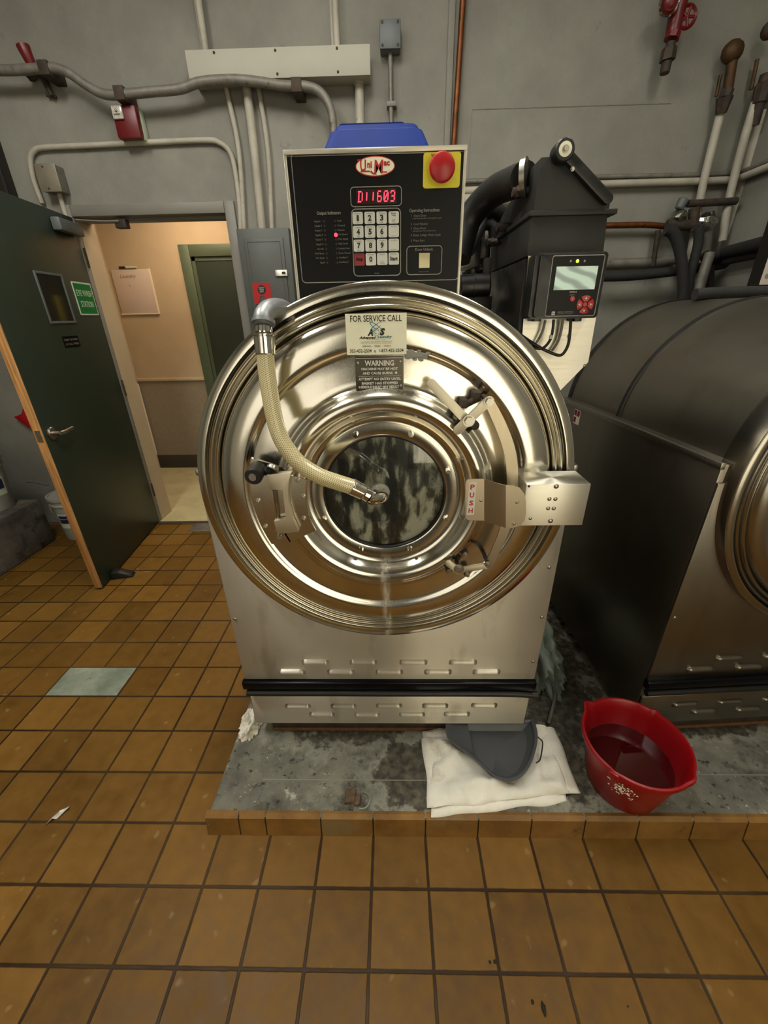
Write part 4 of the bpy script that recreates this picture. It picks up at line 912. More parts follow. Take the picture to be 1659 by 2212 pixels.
# printed words left and right
u, v = K(437, 757); tl.append(text('Output Indicators', u, v, .0052, YO-.0006, 'greyink', cbox, w=K(548, 0)[0]-K(328, 0)[0], bold=.0001))
Ls = ['Supply 1', 'Supply 2', 'Supply 3', 'Supply 4', 'Supply 5', 'Supply 6', 'Hot Fill', 'Cold Spray', 'Hot Spray', 'Signal']
Rs = ['Cold', 'Forward', 'Reverse', 'Unit Speed', 'Med. Speed', 'High Speed', 'Unlock Door', 'Drain Closed', 'Auxiliary 1', 'Auxiliary 2']
for k in range(10):
    u, v = K(375+k*3.2, 825+k*39); tl.append(text(Ls[k], u, v, .0030, YO-.0006, 'dimink', cbox, align='RIGHT'))
    u, v = K(507+k*2.2, 820+k*39.2); tl.append(text(Rs[k], u, v, .0030, YO-.0006, 'dimink', cbox, align='LEFT'))
    for c_ in ((398+k*3, 825+k*39), (490+k*2.4, 822+k*39.2)):
        u, v = K(*c_); on = (k == 3 and c_[0] > 450)
        B().cyl((u, YO-.0012, v), (u, YO+.0004, v), .0034 if on else .0022, seg=14).build('lamp', 'led' if on else 'ledoff', cbox)
u, v = K(1250, 733); tl.append(text('Operating Instructions', u, v, .0052, YO-.0006, 'greyink', cbox, w=K(1388, 0)[0]-K(1112, 0)[0], bold=.0001))
for s_, y_, h_, x_ in (('1  Open Door', 780, .0036, 1135), ('Press and hold unlock. Move handle to right', 802, .0022, 1150), ('2  Load Washer', 848, .0036, 1135), ('3  Close Door', 885, .0036, 1133), ('Push and close. Move handle to left', 907, .0022, 1150), ('4  Enter 2-Digit Wash Cycle', 946, .0036, 1133), ('5  Press Start', 988, .0036, 1133)):
    u, v = K(x_, y_); tl.append(text(s_, u, v, h_, YO-.0006, 'dimink', cbox, align='LEFT'))
frame((1101, 1038), (1393, 1273), .007, .0008)
u, v = K(1248, 1062); tl.append(text('Door Unlock', u, v, .0046, YO-.0006, 'greyink', cbox)); u, v = K(1247, 1252); tl.append(text('Push and hold', u, v, .0024, YO-.0006, 'dimink', cbox, shear=.2))
merge(tl, 'panel_lettering')
a_, d_ = K(1205, 1097), K(1292, 1221)
b = B(); b.prism([(YO, d_[1]), (YO, a_[1]), (YO-.007, a_[1]), (YO-.003, d_[1]+(a_[1]-d_[1])*.75), (YO-.006, d_[1])], a_[0], d_[0], 'X', .0005); sw = b.build('door_unlock_switch', 'lever', cbox)
# emergency stop
a_, d_ = K(1243, 240), K(1548, 538); ep = B().prism(rrect(a_[0], d_[0], d_[1], a_[1], .005), YO-.0015, YO, 'Y').build('emergency_plate', 'yellow', cbox)
u, v = K(1403, 372, YC-.026)
B().lathe([(0, -.033), (.012, -.0325), (.0205, -.029), (.0235, -.024), (.0225, -.019), (.014, -.015), (.013, 0)], (u, YO, v+.002), seg=40).build('stop_button', 'red', ep)
uu, vv = K(1395, 262); text('Emergency Stop', uu, vv, .0040, YO-.0022, 'ink', ep, w=.037)
# blue tub on the box
a1, a2, b1, b2 = at(703, 321, 'Y', .66), at(925, 311, 'Y', .66), at(741, 291, 'Y', .70), at(905, 287, 'Y', .70)
zt_w = zt+PH
tb = thing('plastic_tub', 'upturned blue plastic tub on top of the control box', 'tub', ((a1.x+a2.x)/2, .71, zt_w))
hwb, hwt, hh_ = .118, .087, .062
b = B(); V = []
for hx_, hy_, z_ in ((hwb, .090, 0), (hwb, .090, .010), (hwb-.006, .084, .010), (hwt+.006, .064, hh_-.010), (hwt, .060, hh_-.008), (hwt-.004, .056, hh_), ):
    V.append([b.bm.verts.new((x_, y_, z_)) for x_, y_ in rrect(-hx_, hx_, -hy_, hy_, .022)])
for p_, q_ in zip(V, V[1:]):
    n = len(p_)
    for i in range(n): b.bm.faces.new((p_[i], p_[(i+1) % n], q_[(i+1) % n], q_[i]))
b.bm.faces.new(V[-1]); b.build('tub_body', 'blue', tb, 30)
B().prism(rrect(-hwt+.012, hwt-.03, -.05, .05, .01), hh_-.001, hh_+.004, 'Z').build('tub_foot', 'blue', tb)

# ================================================================ supply dispenser beside the machine
YP = .665
def Pd(px, py, y=YP): q = at(px, py, 'Y', y); return q.x, q.z
ds_ = thing('supply_dispenser', 'black plastic detergent dispenser hopper bolted beside the control box', 'dispenser', (.46, YP, 1.25))
O = Vector((.46, YP, 1.25))
def S(x_, z_): return x_-O.x, z_-O.z
hx0, hx1 = S(Pd(1145, 500)[0], 0)[0], S(Pd(1318, 470)[0], 0)[0]
zf = Pd(1240, 458)[1]-O.z; zb_ = Pd(1220, 552)[1]-O.z
DEP = .40
b = B()
hxb = S(Pd(1306, 548)[0], 0)[0]
b.prism([(hx0, zb_), (hxb, zb_), (hx1-.004, zf-.002), (hx0, zf-.002)], .004, DEP, 'Y', .003); b.build('hopper', 'hopper', ds_)
b = B(); b.box(hx0-.006, hx1+.012, -.004, DEP+.006, zf-.006, zf+.004, .002); b.build('hopper_flange', 'hopper', ds_)
tz = Pd(1180, 337)[1]-O.z; tx = S(Pd(1203, 335)[0], 0)[0]
bz = zf+.028
b = B(); b.prism([(hx0+.002, zf+.003), (hx1-.004, zf+.003), (hx1-.004, zf+.014), (tx, tz), (hx0+.006, tz-.001)], .002, .10, 'Y', .002)
# roof falls away behind the front gable
V0 = [(hx0+.006, tz-.001), (tx, tz), (hx1-.004, zf+.014), (hx1-.004, zf+.003), (hx0+.002, zf+.003)]
A_ = [b.bm.verts.new((u, .10, v)) for u, v in V0]; D_ = [b.bm.verts.new((u if k not in (0,) else u, DEP, min(v, zf+.030) if k in (0, 1) else v)) for k, (u, v) in enumerate(V0)]
b.bm.faces.new(A_); b.bm.faces.new(D_[::-1])
for i in range(5): b.bm.faces.new((A_[i], A_[(i+1) % 5], D_[(i+1) % 5], D_[i]))
lid = b.build('lid', 'hopper', ds_)
# strap arm with round boss
u, v = S(*Pd(1216, 327, YP-.012)); p_, q_ = (u, v), S(*Pd(1312, 430, YP-.012))
ar = bar(p_, (q_[0], q_[1]), .019, -.018, -.003, 'lid_arm', 'blackm', ds_)
b = B(); b.cyl((u, -.024, v), (u, .01, v), .0195, seg=32, bev=.002); b.build('arm_boss', 'rubber', ar)
b = B(); b.cyl((u, -.026, v), (u, -.023, v), .0125, seg=28); b.build('boss_washer', 'card', ar); b = B(); b.hexbolt((u, -.026, v), (0, -1, 0), .005, .006); b.build('bolt', 'zinc', ar)
B().hexbolt((u+.022, -.018, v-.030), (0, -1, 0), .003, .004).build('bolt', 'zinc', ar)
# housing below
b = B(); lx0, lx1 = hx0, hxb-.01
b.prism([(lx0, zb_-.002), (lx0, .078), (lx0+.05, .010), (lx1-.03, .010), (lx1-.02, zb_-.002)], .012, DEP-.01, 'Y', .003); b.build('dispenser_housing', 'blackm', ds_)
b = B()
for x_, y_, z_ in ((hx0, .07, zf+.052), (hx0, .20, zf+.008), (hx0, .30, zf-.012)):
    b = B(); b.cyl((x_-.03, y_, z_), (x_+.01, y_, z_), .009, seg=14); b.cyl((x_-.022, y_, z_), (x_-.014, y_, z_), .012, seg=6); b.build('hose_barb', 'iron', ds_)
# stainless carrier plate
pl = [S(*Pd(*p_)) for p_ in ((1141, 553), (1300, 551), (1292, 600), (1286, 690), (1270, 782), (1205, 848), (1135, 800), (1128, 720))]
cp = B().prism(pl, -.002, .001, 'Y').build('carrier_plate', 'plate', ds_)
u, v = S(*Pd(1262, 790)); B().sph((u, -.002, v), .004, (1, .5, 1), 10).build('rivet', 'zinc', cp)
# grey conduit strip left of the controller
a_, d_ = S(*Pd(1146, 560, .655)), S(*Pd(1156, 655, .655)); B().box(a_[0], d_[0]+.002, -.016, -.002, d_[1], a_[1], .002).build('side_channel', 'steel_dark', cp)
a_, d_ = S(*Pd(1158, 556, .64)), S(*Pd(1168, 690, .64)); B().box(a_[0], d_[0]+.012, -.035, -.002, d_[1]+.01, a_[1]-.005, .003).build('side_cover', 'bpurple', cp)
# controller
YK = .604
def Kc(cx_, cy_, y=YK): q = at(1130+cx_/8.295, 540+cy_/8.295, 'Y', y); return q.x-O.x, q.z-O.z
yk = YK-YP
a_, d_ = Kc(300, 40), Kc(1500, 1215)
x0, x1, z0, z1 = a_[0], Kc(1590, 30)[0]-.004, d_[1], a_[1]
b = B(); b.prism(rrect(x0-.004, x1+.004, z0, z1, .006), yk+.012, -.003, 'Y', .002)
b.prism(rrect(x0+.004, x1-.006, z0+.003, z1-.003, .006), yk, yk+.014, 'Y', .002); ct = b.build('controller', 'blackm', ds_)
fx0, fx1 = Kc(470, 600)[0], Kc(1375, 600)[0]; fz0, fz1 = Kc(900, 1180)[1], Kc(950, 100)[1]
B().prism(rrect(fx0, fx1, fz0, fz1, .004), yk-.0008, yk+.001).build('controller_overlay', 'blackp', ct)
outline(fx0, fx1, fz0, fz1, .004, yk-.0010, .0009, 'printed_frame', 'greyink', ct)
a_, d_ = Kc(600, 300), Kc(1270, 705)
B().box(a_[0], d_[0], yk-.0014, yk-.0004, d_[1], a_[1]).build('lcd_screen', 'lcd', ct)
for cx_, m_, rr in ((852, 'greyink', .0024), (972, 'ledg', .0032), (1100, 'greyink', .0024)):
    u, v = Kc(cx_, 200); B().sph((u, yk-.0008, v), rr, (1, .4, 1), 14).build('indicator_lamp', m_, ct)
u, v = Kc(893, 762); t_ = [text('FORMULA', u, v+.001, .0024, yk-.0012, 'white', ct), text('SELECT', u-.001, v-.0045, .0024, yk-.0012, 'greyink', ct)]
u, v = Kc(700, 1112); t_ += [text('NOVA CONTROLS', u+.007, v, .0026, yk-.0012, 'greyink', ct, w=.034), text('DISPENSER CONTROL', u+.006, v-.0035, .0016, yk-.0012, 'dimink', ct, w=.032)]
merge(t_, 'controller_lettering')
u, v = Kc(537, 1135); lg2 = B().box(u-.0035, u+.0035, yk-.0014, yk-.0008, v-.0035, v+.0035).build('controller_logo', 'white', ct); text('N', u, v, .0042, yk-.0016, 'ink', lg2, bold=.0002)
u, v = Kc(878, 880); B().cyl((u, yk-.003, v), (u, yk, v), .0055, seg=20, bev=.001).build('menu_button', 'red', ct); text('*', u, v, .003, yk-.0034, 'white', ct)
u, v = Kc(1102, 978); r0, r1 = .0062, .0178
for k in range(4):
    a0 = math.radians(45+90*k+7); a1 = math.radians(135+90*k-7); P_ = [(u+r0*math.cos(a0+(a1-a0)*i/10), v+r0*math.sin(a0+(a1-a0)*i/10)) for i in range(11)]+[(u+r1*math.cos(a1-(a1-a0)*i/10), v+r1*math.sin(a1-(a1-a0)*i/10)) for i in range(11)]
    kk = B().prism(P_, yk-.003, yk, 'Y', .0004).build('arrow_button', 'red', ct)
    am = math.radians(90+90*k); c_ = Vector((u+.0125*math.cos(am), v+.0125*math.sin(am))); dx = Vector((math.cos(am), math.sin(am))); nx = Vector((-dx.y, dx.x))
    B().prism([tuple(c_+dx*.0028), tuple(c_-dx*.002+nx*.0028), tuple(c_-dx*.002-nx*.0028)], yk-.0034, yk-.0028, 'Y').build('arrow_mark', 'signw', kk)
B().cyl((u, yk-.003, v), (u, yk, v), .0052, seg=20, bev=.001).build('centre_button', 'red', ct)
for a_ in (300, 1040):
    u, v = Kc(a_, 1230); B().box(u-.008, u+.008, yk+.015, -.004, v-.006, v+.004, .001).build('cable_gland', 'blackm', ct)
def cable(pts, r_, name='control_cable', mat='rubber'):
    return B().tube([tuple(at(x_, y_, 'Y', d_)-O) for x_, y_, d_ in pts], r_, 10).build(name, mat, ct)
cable([(1196, 690, .63), (1194, 712, .63), (1188, 735, .632), (1172, 752, .638), (1150, 750, .645), (1130, 738, .655), (1112, 720, .67)], .0032)
cable([(1233, 690, .63), (1231, 720, .628), (1226, 748, .626), (1212, 767, .63), (1190, 762, .636), (1160, 747, .642), (1130, 727, .655), (1112, 712, .67)], .0034)
cable([(1178, 692, .645), (1172, 715, .648), (1160, 738, .65), (1150, 748, .652)], .0028, mat='galv')
cable([(1216, 690, .645), (1212, 715, .648), (1205, 738, .65), (1192, 758, .652)], .0030, mat='galv')
for x_, y_ in ((1190, 728), (1229, 727)):
    q = at(x_, y_, 'Y', .630)-O; B().cyl(q+Vector((.0006, 0, .004)), q-Vector((.0006, 0, .004)), .0042, seg=12).build('cable_tie', 'signw', ct)

# big flush hose from the dispenser behind the control box
pts = [(1132, 386, .74), (1105, 396, .80), (1070, 412, .86), (1040, 438, .90), (1016, 470, .92), (1004, 505, .92), (990, 560, .90)]
o = B().tube([at(x_, y_, 'Y', d_) for x_, y_, d_ in pts], .033, 20).build('flush_hose', 'rubber', None)
tag(o, 'fat black rubber hose arching from the dispenser to behind the control box', 'hose')
q, q2 = at(1128, 386, 'Y', .735), at(1139, 383, 'Y', .73); B().cyl(q, q2, .037, seg=24).build('hose_clamp', 'zinc', o)
pts = [(1092, 470, 1.05), (1060, 452, 1.0), (1040, 470, 1.0), (1028, 500, .98), (1010, 540, .95)]
o = B().tube([at(x_, y_, 'Y', d_) for x_, y_, d_ in pts], .022, 14).build('flush_hose', 'rubber', None)
tag(o, 'thinner black hose below the fat arching hose, left of the dispenser', 'hose')
# valve gear on top of the drum, seen between the control box and the dispenser
vg = thing('valve_assembly', 'black and grey water inlet valves on the drum shell between control box and dispenser', 'valve', (.30, .95, 1.50))
OV = Vector((.30, .95, 1.50))
def T(px, py, d_): return at(px, py, 'Y', d_)-OV
b = B(); b.cyl(T(992, 622, .88), T(1056, 618, .88), .032, seg=24, bev=.004); b.cyl(T(1020, 620, .88), T(1024, 620, .88), .034, seg=24); b.build('drain_body', 'blackm', vg, 30)
b = B(); b.tube([T(1036, 600, 1.0), T(1036, 520, 1.0), T(1040, 492, 1.0), T(1052, 484, 1.0), T(1064, 492, 1.0), T(1066, 520, 1.0)], .014, 12); b.build('u_bend_hose', 'insul', vg)
b = B(); p_, q_ = T(1000, 578, 1.1), T(1040, 500, 1.1); b.box(p_.x, q_.x-.004, p_.y, p_.y+.12, p_.z, q_.z, .004); b.build('valve_housing', 'jbox', vg)
b = B(); p_, q_ = T(1036, 560, .98), T(1062, 515, .98); b.box(p_.x, q_.x, p_.y, p_.y+.08, p_.z, q_.z, .004); b.build('solenoid_coil', 'blackm', vg)
b = B(); p_, q_ = T(1044, 595, .96), T(1064, 556, .96); b.box(p_.x, q_.x, p_.y, p_.y+.06, p_.z-.03, q_.z, .003); b.build('solenoid_block', 'panelgrey', vg)
b = B(); p_, q_ = T(994, 660, .86), T(1056, 640, .86); b.box(p_.x, q_.x+.01, p_.y, p_.y+.25, p_.z-.02, q_.z, .002); b.build('mounting_shelf', 'blackbox', vg)
b = B(); b.cyl(T(1020, 600, .93), T(1020, 582, .93), .02, seg=16); b.cyl(T(1000, 596, .95), T(1040, 580, .95), .012, seg=12); b.build('valve_stem', 'blackm', vg)
# ================================================================ wall services
def wpt(px, py, off=.018): return at(px, py, 'Y', WY-off)
def conduit(name, label, cat, pts, r_, mat, off=None, straps=(), group=None, seg=12):
    off = (r_+.004) if off is None else off
    o = B().tube([(p_ if isinstance(p_, Vector) else wpt(p_[0], p_[1], off if len(p_) < 3 else p_[2])) for p_ in pts], r_, seg).build(name, mat, None)
    for x_, y_, m_ in straps:
        q = wpt(x_, y_, off); B().box(q.x-.025, q.x+.025, WY-off-r_-.003, WY, q.z-r_-.006, q.z+r_+.006, .002).build('strap', m_, o)
    return tag(o, label, cat, group)
conduit('electrical_conduit', 'grey conduit snaking across the wall above the doorway and under the white wireway', 'conduit',
        [(-40, 150), (10, 152), (60, 150), (110, 147), (145, 156), (180, 180), (220, 202), (262, 204), (330, 198), (390, 192), (430, 178), (500, 172), (560, 177), (610, 185), (655, 186), (690, 198), (712, 230), (720, 270), (722, 330)], .021, 'galv',
        off=.10, straps=((262, 204, 'tape'), (642, 187, 'tape'), (100, 150, 'iron')))
conduit('electrical_conduit', 'thin painted conduit framing the wall over the doorway, below the red strobe', 'conduit',
        [(92, 440), (72, 385), (66, 345), (74, 326), (95, 319), (180, 315), (300, 309), (440, 303), (475, 309), (497, 330), (508, 370), (517, 440), (520, 500)], .013, 'pwhite')
WWZ = at(600, 160, 'Y', WY-.11).z
for i, (a_, d_, r_, lb_) in enumerate((((487, 180), (528, 500), .013, 'thin white vertical conduit, leftmost of three dropping from wireway to grey breaker panel'),
                                  ((533, 180), (567, 500), .023, 'thick white vertical pipe, middle of three dropping from wireway to grey breaker panel'),
                                  ((557, 180), (588, 500), .013, 'thin white vertical conduit, rightmost of three dropping from wireway to grey breaker panel'))):
    p_, q_ = wpt(*a_), wpt(*d_); mid = wpt(a_[0]+(d_[0]-a_[0])*(.62 if i != 1 else .5), 330)
    conduit('electrical_conduit', lb_, 'conduit', group='vertical conduits between wireway and breaker panel', r_=r_, mat='pwhite', pts=[Vector((p_.x, WY-r_-.004, WWZ-.003)), (mid and (a_[0]+(d_[0]-a_[0])*(.72 if i != 1 else .5), 330)), d_])
q = wpt(567, 487); 
conduit('electrical_conduit', 'thick white vertical pipe dropping from the right end of the wireway behind the control box', 'conduit', [Vector((wpt(775, 165, .027).x, WY-.027, WWZ-.003)), (777, 230), (779, 330)], .023, 'pwhite')
B().cyl(wpt(775, 172, .027), wpt(775, 184, .027), .027, seg=18).build('coupling', 'pwhite', bpy.data.objects['electrical_conduit.005'])
# wireway
a_, d_ = at(398, 98, 'Y', WY-.11), at(799, 160, 'Y', WY-.11)
ww = thing('wireway', 'long white metal wireway box mounted high on the wall', 'electrical box', (a_.x, WY, d_.z))
L_, H_ = d_.x-a_.x, .118
H_ = at(600, 95, 'Y', WY-.11).z-at(600, 160, 'Y', WY-.11).z
B().box(0, L_, -.10, 0, 0, H_, .002).build('trough', 'duct', ww); B().box(-.003, L_+.003, -.108, -.10, -.002, H_+.002, .001).build('cover', 'duct', ww)
for k in range(3):
    for z_ in (.012, H_-.010): B().sph((L_*(.155+.335*k), -.109, z_), .006, (1, .5, 1), 10).build('cover_screw', 'iron', ww)
for x_, lb_ in ((443, 'white conduit rising from the left end of the wireway'), (728, 'white conduit rising from the right end of the wireway')):
    p_ = wpt(x_, 100, .04); o = B().cyl((p_.x, WY-.04, ww.location.z+H_), (p_.x-.0, WY-.04, ZC), .016, seg=14).build('electrical_conduit', 'pwhite', None); tag(o, lb_, 'conduit')
    B().box(p_.x-.028, p_.x-.018, WY-.02, WY, ww.location.z+H_, ZC).build('side_cable', 'pwhite', o)
# grey junction box with its conduit
a_, d_ = at(820, 40, 'Y', WY-.07), at(865, 104, 'Y', WY-.07)
jb = thing('junction_box', 'grey cast junction box high on the wall over the blue tub', 'electrical box', ((a_.x+d_.x)/2, WY, d_.z))
w2, hh_ = (d_.x-a_.x)/2, a_.z-d_.z
B().box(-w2, w2, -.055, 0, 0, hh_, .006).build('box_body', 'boxgrey', jb); B().box(-w2-.001, w2+.001, -.070, -.055, .0, hh_, .004).build('cover', 'boxgrey', jb)
for u in (-1, 1):
    for z_ in (.012, hh_-.012): B().cyl((u*(w2-.012), -.072, z_), (u*(w2-.012), -.068, z_), .006, seg=10).build('cover_screw', 'iron', jb)
p_ = jb.location; o = B().cyl((p_.x+.0, WY-.03, p_.z+.002), (p_.x+.006, WY-.03, 1.9), .0115, seg=12).build('electrical_conduit', 'galv', None); tag(o, 'grey vertical conduit below the grey junction box', 'conduit')
B().box(p_.x-.02, p_.x+.03, WY-.045, WY, p_.z-.20, p_.z-.18, .002).build('strap', 'galv', o)
# copper riser
a_, d_ = wpt(1000, 0, .03), wpt(979, 330, .03); dd_ = (a_-d_); o = B().cyl(d_-dd_*.6, a_+dd_*.6, .0145, seg=14).build('copper_pipe', 'copper', None); tag(o, 'long brown copper pipe running straight up the wall right of the control box', 'pipe')
# fire strobe
a_ = at(237, 224, 'Y', WY-.085); d_ = at(300, 296, 'Y', WY-.085)
fs = thing('fire_strobe', 'red fire alarm strobe on the wall above the doorway', 'fire alarm', (a_.x+.062, WY, d_.z-.005))
B().box(-.052, .064, -.045, 0, .004, .135, .006).build('back_box', 'signw', fs)
B().prism([(-.062, .0), (.062, .0), (.062, .134), (-.062, .134)], -.085, -.042, 'Y', .010).build('strobe_body', 'redd', fs)
b = B(); b.box(-.056, -.002, -.098, -.083, .074, .128, .006); b.build('strobe_lens', mk('strobe_lens', '#b9b4a8', .08, var=.3, vscale=60, spec=.9), fs)
b = B(); b.sph((-.030, -.099, .106), .007); b.cyl((-.045, -.0985, .092), (-.015, -.0985, .092), .003, seg=8); b.build('strobe_tube', 'chrome', fs)
# steel cover box
a_, d_ = at(83, 360, 'Y', WY-.075), at(122, 414, 'Y', WY-.075)
jb2 = thing('junction_box', 'steel junction box with a blank cover above the open green door', 'electrical box', ((a_.x+d_.x)/2+.005, WY, d_.z+.002))
B().box(-.052, .052, -.07, 0, 0, .118, .003).build('box_body', 'galv', jb2); B().box(-.056, .056, -.076, -.07, -.002, .120, .002).build('cover', 'jbox', jb2)
for z_ in (.012, .106): B().cyl((-.012, -.078, z_), (-.012, -.075, z_), .005, seg=10).build('cover_screw', 'iron', jb2)
p_ = jb2.location; o = B().cyl((p_.x, WY-.02, 1.95), (p_.x, WY-.02, p_.z), .012, seg=12).build('electrical_conduit', 'pwhite', None); tag(o, 'short white conduit under the steel junction box', 'conduit')
# red valve with hanging stub at the far left of the long conduit
rv = thing('red_valve', 'dark red lever valve with rusty drop pipe, upper left corner of the wall', 'valve', wpt(75, 150, .05))
OR = rv.location
def V_(px, py, off=.05): return wpt(px, py, off)-OR
b = B(); b.tube([V_(50, 100, .09), V_(58, 118, .09), V_(70, 142, .08)], lambda t: .030-.008*t, 12); b.build('valve_handle', 'redd', rv)
b = B(); b.cyl(V_(55, 155), V_(105, 152), .026, seg=14, bev=.004); b.cyl(V_(60, 152), V_(72, 168), .024, seg=14); b.build('valve_body', 'iron', rv)
b = B(); b.cyl(V_(88, 155, .03), V_(112, 207, .03), .017, .010, seg=12); b.cyl(V_(100, 205, .02), V_(122, 210, .01), .008, seg=8); b.build('drop_pipe', 'iron', rv)
# black post and pale strip by the corner
p_ = at(40, 330, 'Y', WY-.05)
o = B().box(-2.135, -2.035, WY-.07, WY, 0, 2.42, .004).build('black_channel', 'blackbox', None); tag(o, 'black vertical channel on the wall left of the open door', 'channel')
o = B().box(-2.30, -2.20, WY-.05, WY, 0, 2.35, .004).build('timber_post', 'wood', None); tag(o, 'pale timber batten on the wall at the left edge, beside the black channel', 'batten')
# breaker panel
a_, d_ = at(509, 494, 'Y', WY-.10), at(622, 491, 'Y', WY-.10); z0_ = 1.16
ep = thing('breaker_panel', 'grey electrical breaker panel on the wall right of the doorway', 'electrical panel', (a_.x, WY, z0_)); w_, h_ = d_.x-a_.x, a_.z-z0_
B().box(0, w_, -.095, 0, 0, h_, .003).build('panel_box', 'panelgrey', ep)
dq = B().box(.035, w_-.035, -.104, -.094, .05, h_-.045, .004).build('panel_door', 'panelgrey', ep)
outline(.055, w_-.055, .07, h_-.065, .004, -.1045, .0015, 'pressed_edge', 'panelgrey', dq)
p_ = at(608, 590, 'Y', WY-.105)-ep.location; B().box(p_.x-.035, p_.x+.035, -.115, -.103, p_.z-.016, p_.z+.016, .003).build('latch', 'plate', dq); B().box(p_.x+.005, p_.x+.025, -.1165, -.114, p_.z-.006, p_.z+.006).build('latch_button', 'gasket', dq)
p_ = at(566, 631, 'Y', WY-.106)-ep.location
b = B(); b.prism([(p_.x-.052, p_.z+.048), (p_.x+.052, p_.z+.048), (p_.x+.056, p_.z-.062), (p_.x+.028, p_.z-.062), (p_.x+.012, p_.z-.02), (p_.x-.012, p_.z-.02), (p_.x-.028, p_.z-.062), (p_.x-.052, p_.z-.062)], -.1062, -.1045); st_ = b.build('lockout_sticker', 'red', dq)
B().cyl((p_.x, -.1072, p_.z+.012), (p_.x, -.106, p_.z+.012), .024, seg=24).build('sticker_disc', 'ink', st_)
tl = [text(t_, p_.x, p_.z+.012+dz, .007, -.1075, 'signw', st_) for t_, dz in (('SAFETY', .010), ('OPEN', 0), ('FIRST', -.010))]; merge(tl, 'sticker_lettering')
# services at the right of the wall
def run(label, pts, r_, mat, off, name='water_pipe', cat='pipe', straps=(), group=None): return conduit(name, label, cat, pts, r_, mat, off, straps, group)
run('grey horizontal conduit running along the wall behind the dispenser to the right corner', [(1000, 392), (1100, 389), (1300, 382), (1500, 378), (1590, 373), Vector((XR-.02, WY-.05, wpt(1590, 373).z)), Vector((XR-.02, 1.9, wpt(1590, 373).z+.0))], .011, 'galv', .02, 'electrical_conduit', 'conduit')
b = bpy.data.objects['electrical_conduit.009'] if 'electrical_conduit.009' in bpy.data.objects else None
run('white horizontal pipe just below the grey horizontal conduit on the right wall area', [(1000, 412), (1100, 408), (1300, 398), (1500, 392), (1590, 388), Vector((XR-.03, WY-.05, wpt(1590, 388).z)), Vector((XR-.03, 1.9, wpt(1590, 388).z))], .017, 'pwhite', .03)
run('wide white horizontal pipe low behind the dispenser, below the two thin ones', [(1000, 434), (1140, 430)], .03, 'pwhite', .04)
run('brown copper pipe running horizontally to the tangle of valves above the second machine', [(1040, 492), (1200, 488), (1320, 487), (1400, 486), (1452, 491)], .015, 'copper', .05)
run('grey horizontal pipe behind the vertical hoses above the second machine', [(1290, 570), (1400, 567), (1462, 560)], .026, 'galv', .04)
run('black foam covered pipe sloping up to the right above the second machine', [(1290, 598), (1360, 596), (1440, 588), (1500, 580), (1560, 571), Vector((XR-.06, WY-.20, wpt(1600, 562, .13).z)), Vector((XR-.05, 1.95, wpt(1600, 562, .13).z+.01))], .026, 'insul', .13)
run('black foam covered pipe ending at the dark box, above the sloping one', [(1538, 553), (1565, 547), Vector((XR-.09, WY-.20, wpt(1600, 545, .16).z)), Vector((XR-.10, 1.95, wpt(1600, 545, .16).z+.01))], .028, 'insul', .16)
run('black rubber hose bending down from the copper pipe end, left of two', [(1440, 495), (1455, 505), (1467, 535), (1474, 580), (1476, 620), (1474, 655)], .028, 'insul', .20, 'drop_hose', 'hose')
run('black rubber hose hanging from the valves, right of two', [(1510, 490), (1508, 525), (1500, 560), (1490, 600), (1486, 655)], .024, 'insul', .17, 'drop_hose', 'hose')
run('short black vertical pipe under the black foam covered pipe', [(1534, 575), (1533, 610), (1531, 655)], .021, 'insul', .15)
run('dark thin dropper below the copper pipe, left of the hoses', [(1422, 497), (1417, 530), (1410, 575)], .014, 'iron', .06)
run('grey steel pipe slanting down to the second machine among the black hoses', [(1535, 545), (1520, 590), (1503, 650)], .026, 'galv', .21)
run('white vertical pipe on the right of the wall, below the rusty cap, left one', [(1560, 230), (1535, 330), (1512, 430), (1490, 560)], .02, 'pwhite', .06)
run('white vertical pipe at the right, between rusty union and the wall corner', [(1632, 220), (1605, 310), (1575, 430), (1560, 520)], .02, 'pwhite', .08)
run('broad white vertical pipe in the right corner, behind the others', [(1648, 240), (1622, 330), (1594, 440), (1570, 545)], .026, 'pwhite', .03)
run('brown steel crosspiece joining the right vertical pipes', [(1485, 440), (1530, 438), (1592, 434)], .017, 'iron', .10)
tg = thing('valve_cluster', 'tangle of foil wrapped valves above the second machine', 'valve', wpt(1480, 470, .1)); OT = tg.location
def G(px, py, off=.1): return wpt(px, py, off)-OT
b = B(); b.cyl(G(1478, 430), G(1466, 452), .028, .022, seg=12, bev=.004); b.build('valve_lever', 'boxgrey', tg)
for c_, r_ in (((1466, 470), .042), ((1526, 480), .050)):
    b = B(); b.sph(G(*c_), r_, (1, .8, .95), 16)
    for v in b.bm.verts: v.co += Vector(noise.noise_vector(v.co*40))*.014
    b.build('foil_wrap', 'foil', tg, 10)
b = B(); b.cyl(G(1440, 485), G(1510, 488), .026, seg=12, bev=.004); b.cyl(G(1500, 448), G(1498, 500), .026, seg=12, bev=.004); b.build('pipe_tee', 'iron', tg); b = B(); b.cyl(G(1520, 548), G(1528, 562), .026, seg=12, bev=.003); b.build('pipe_coupling', 'brass', tg)
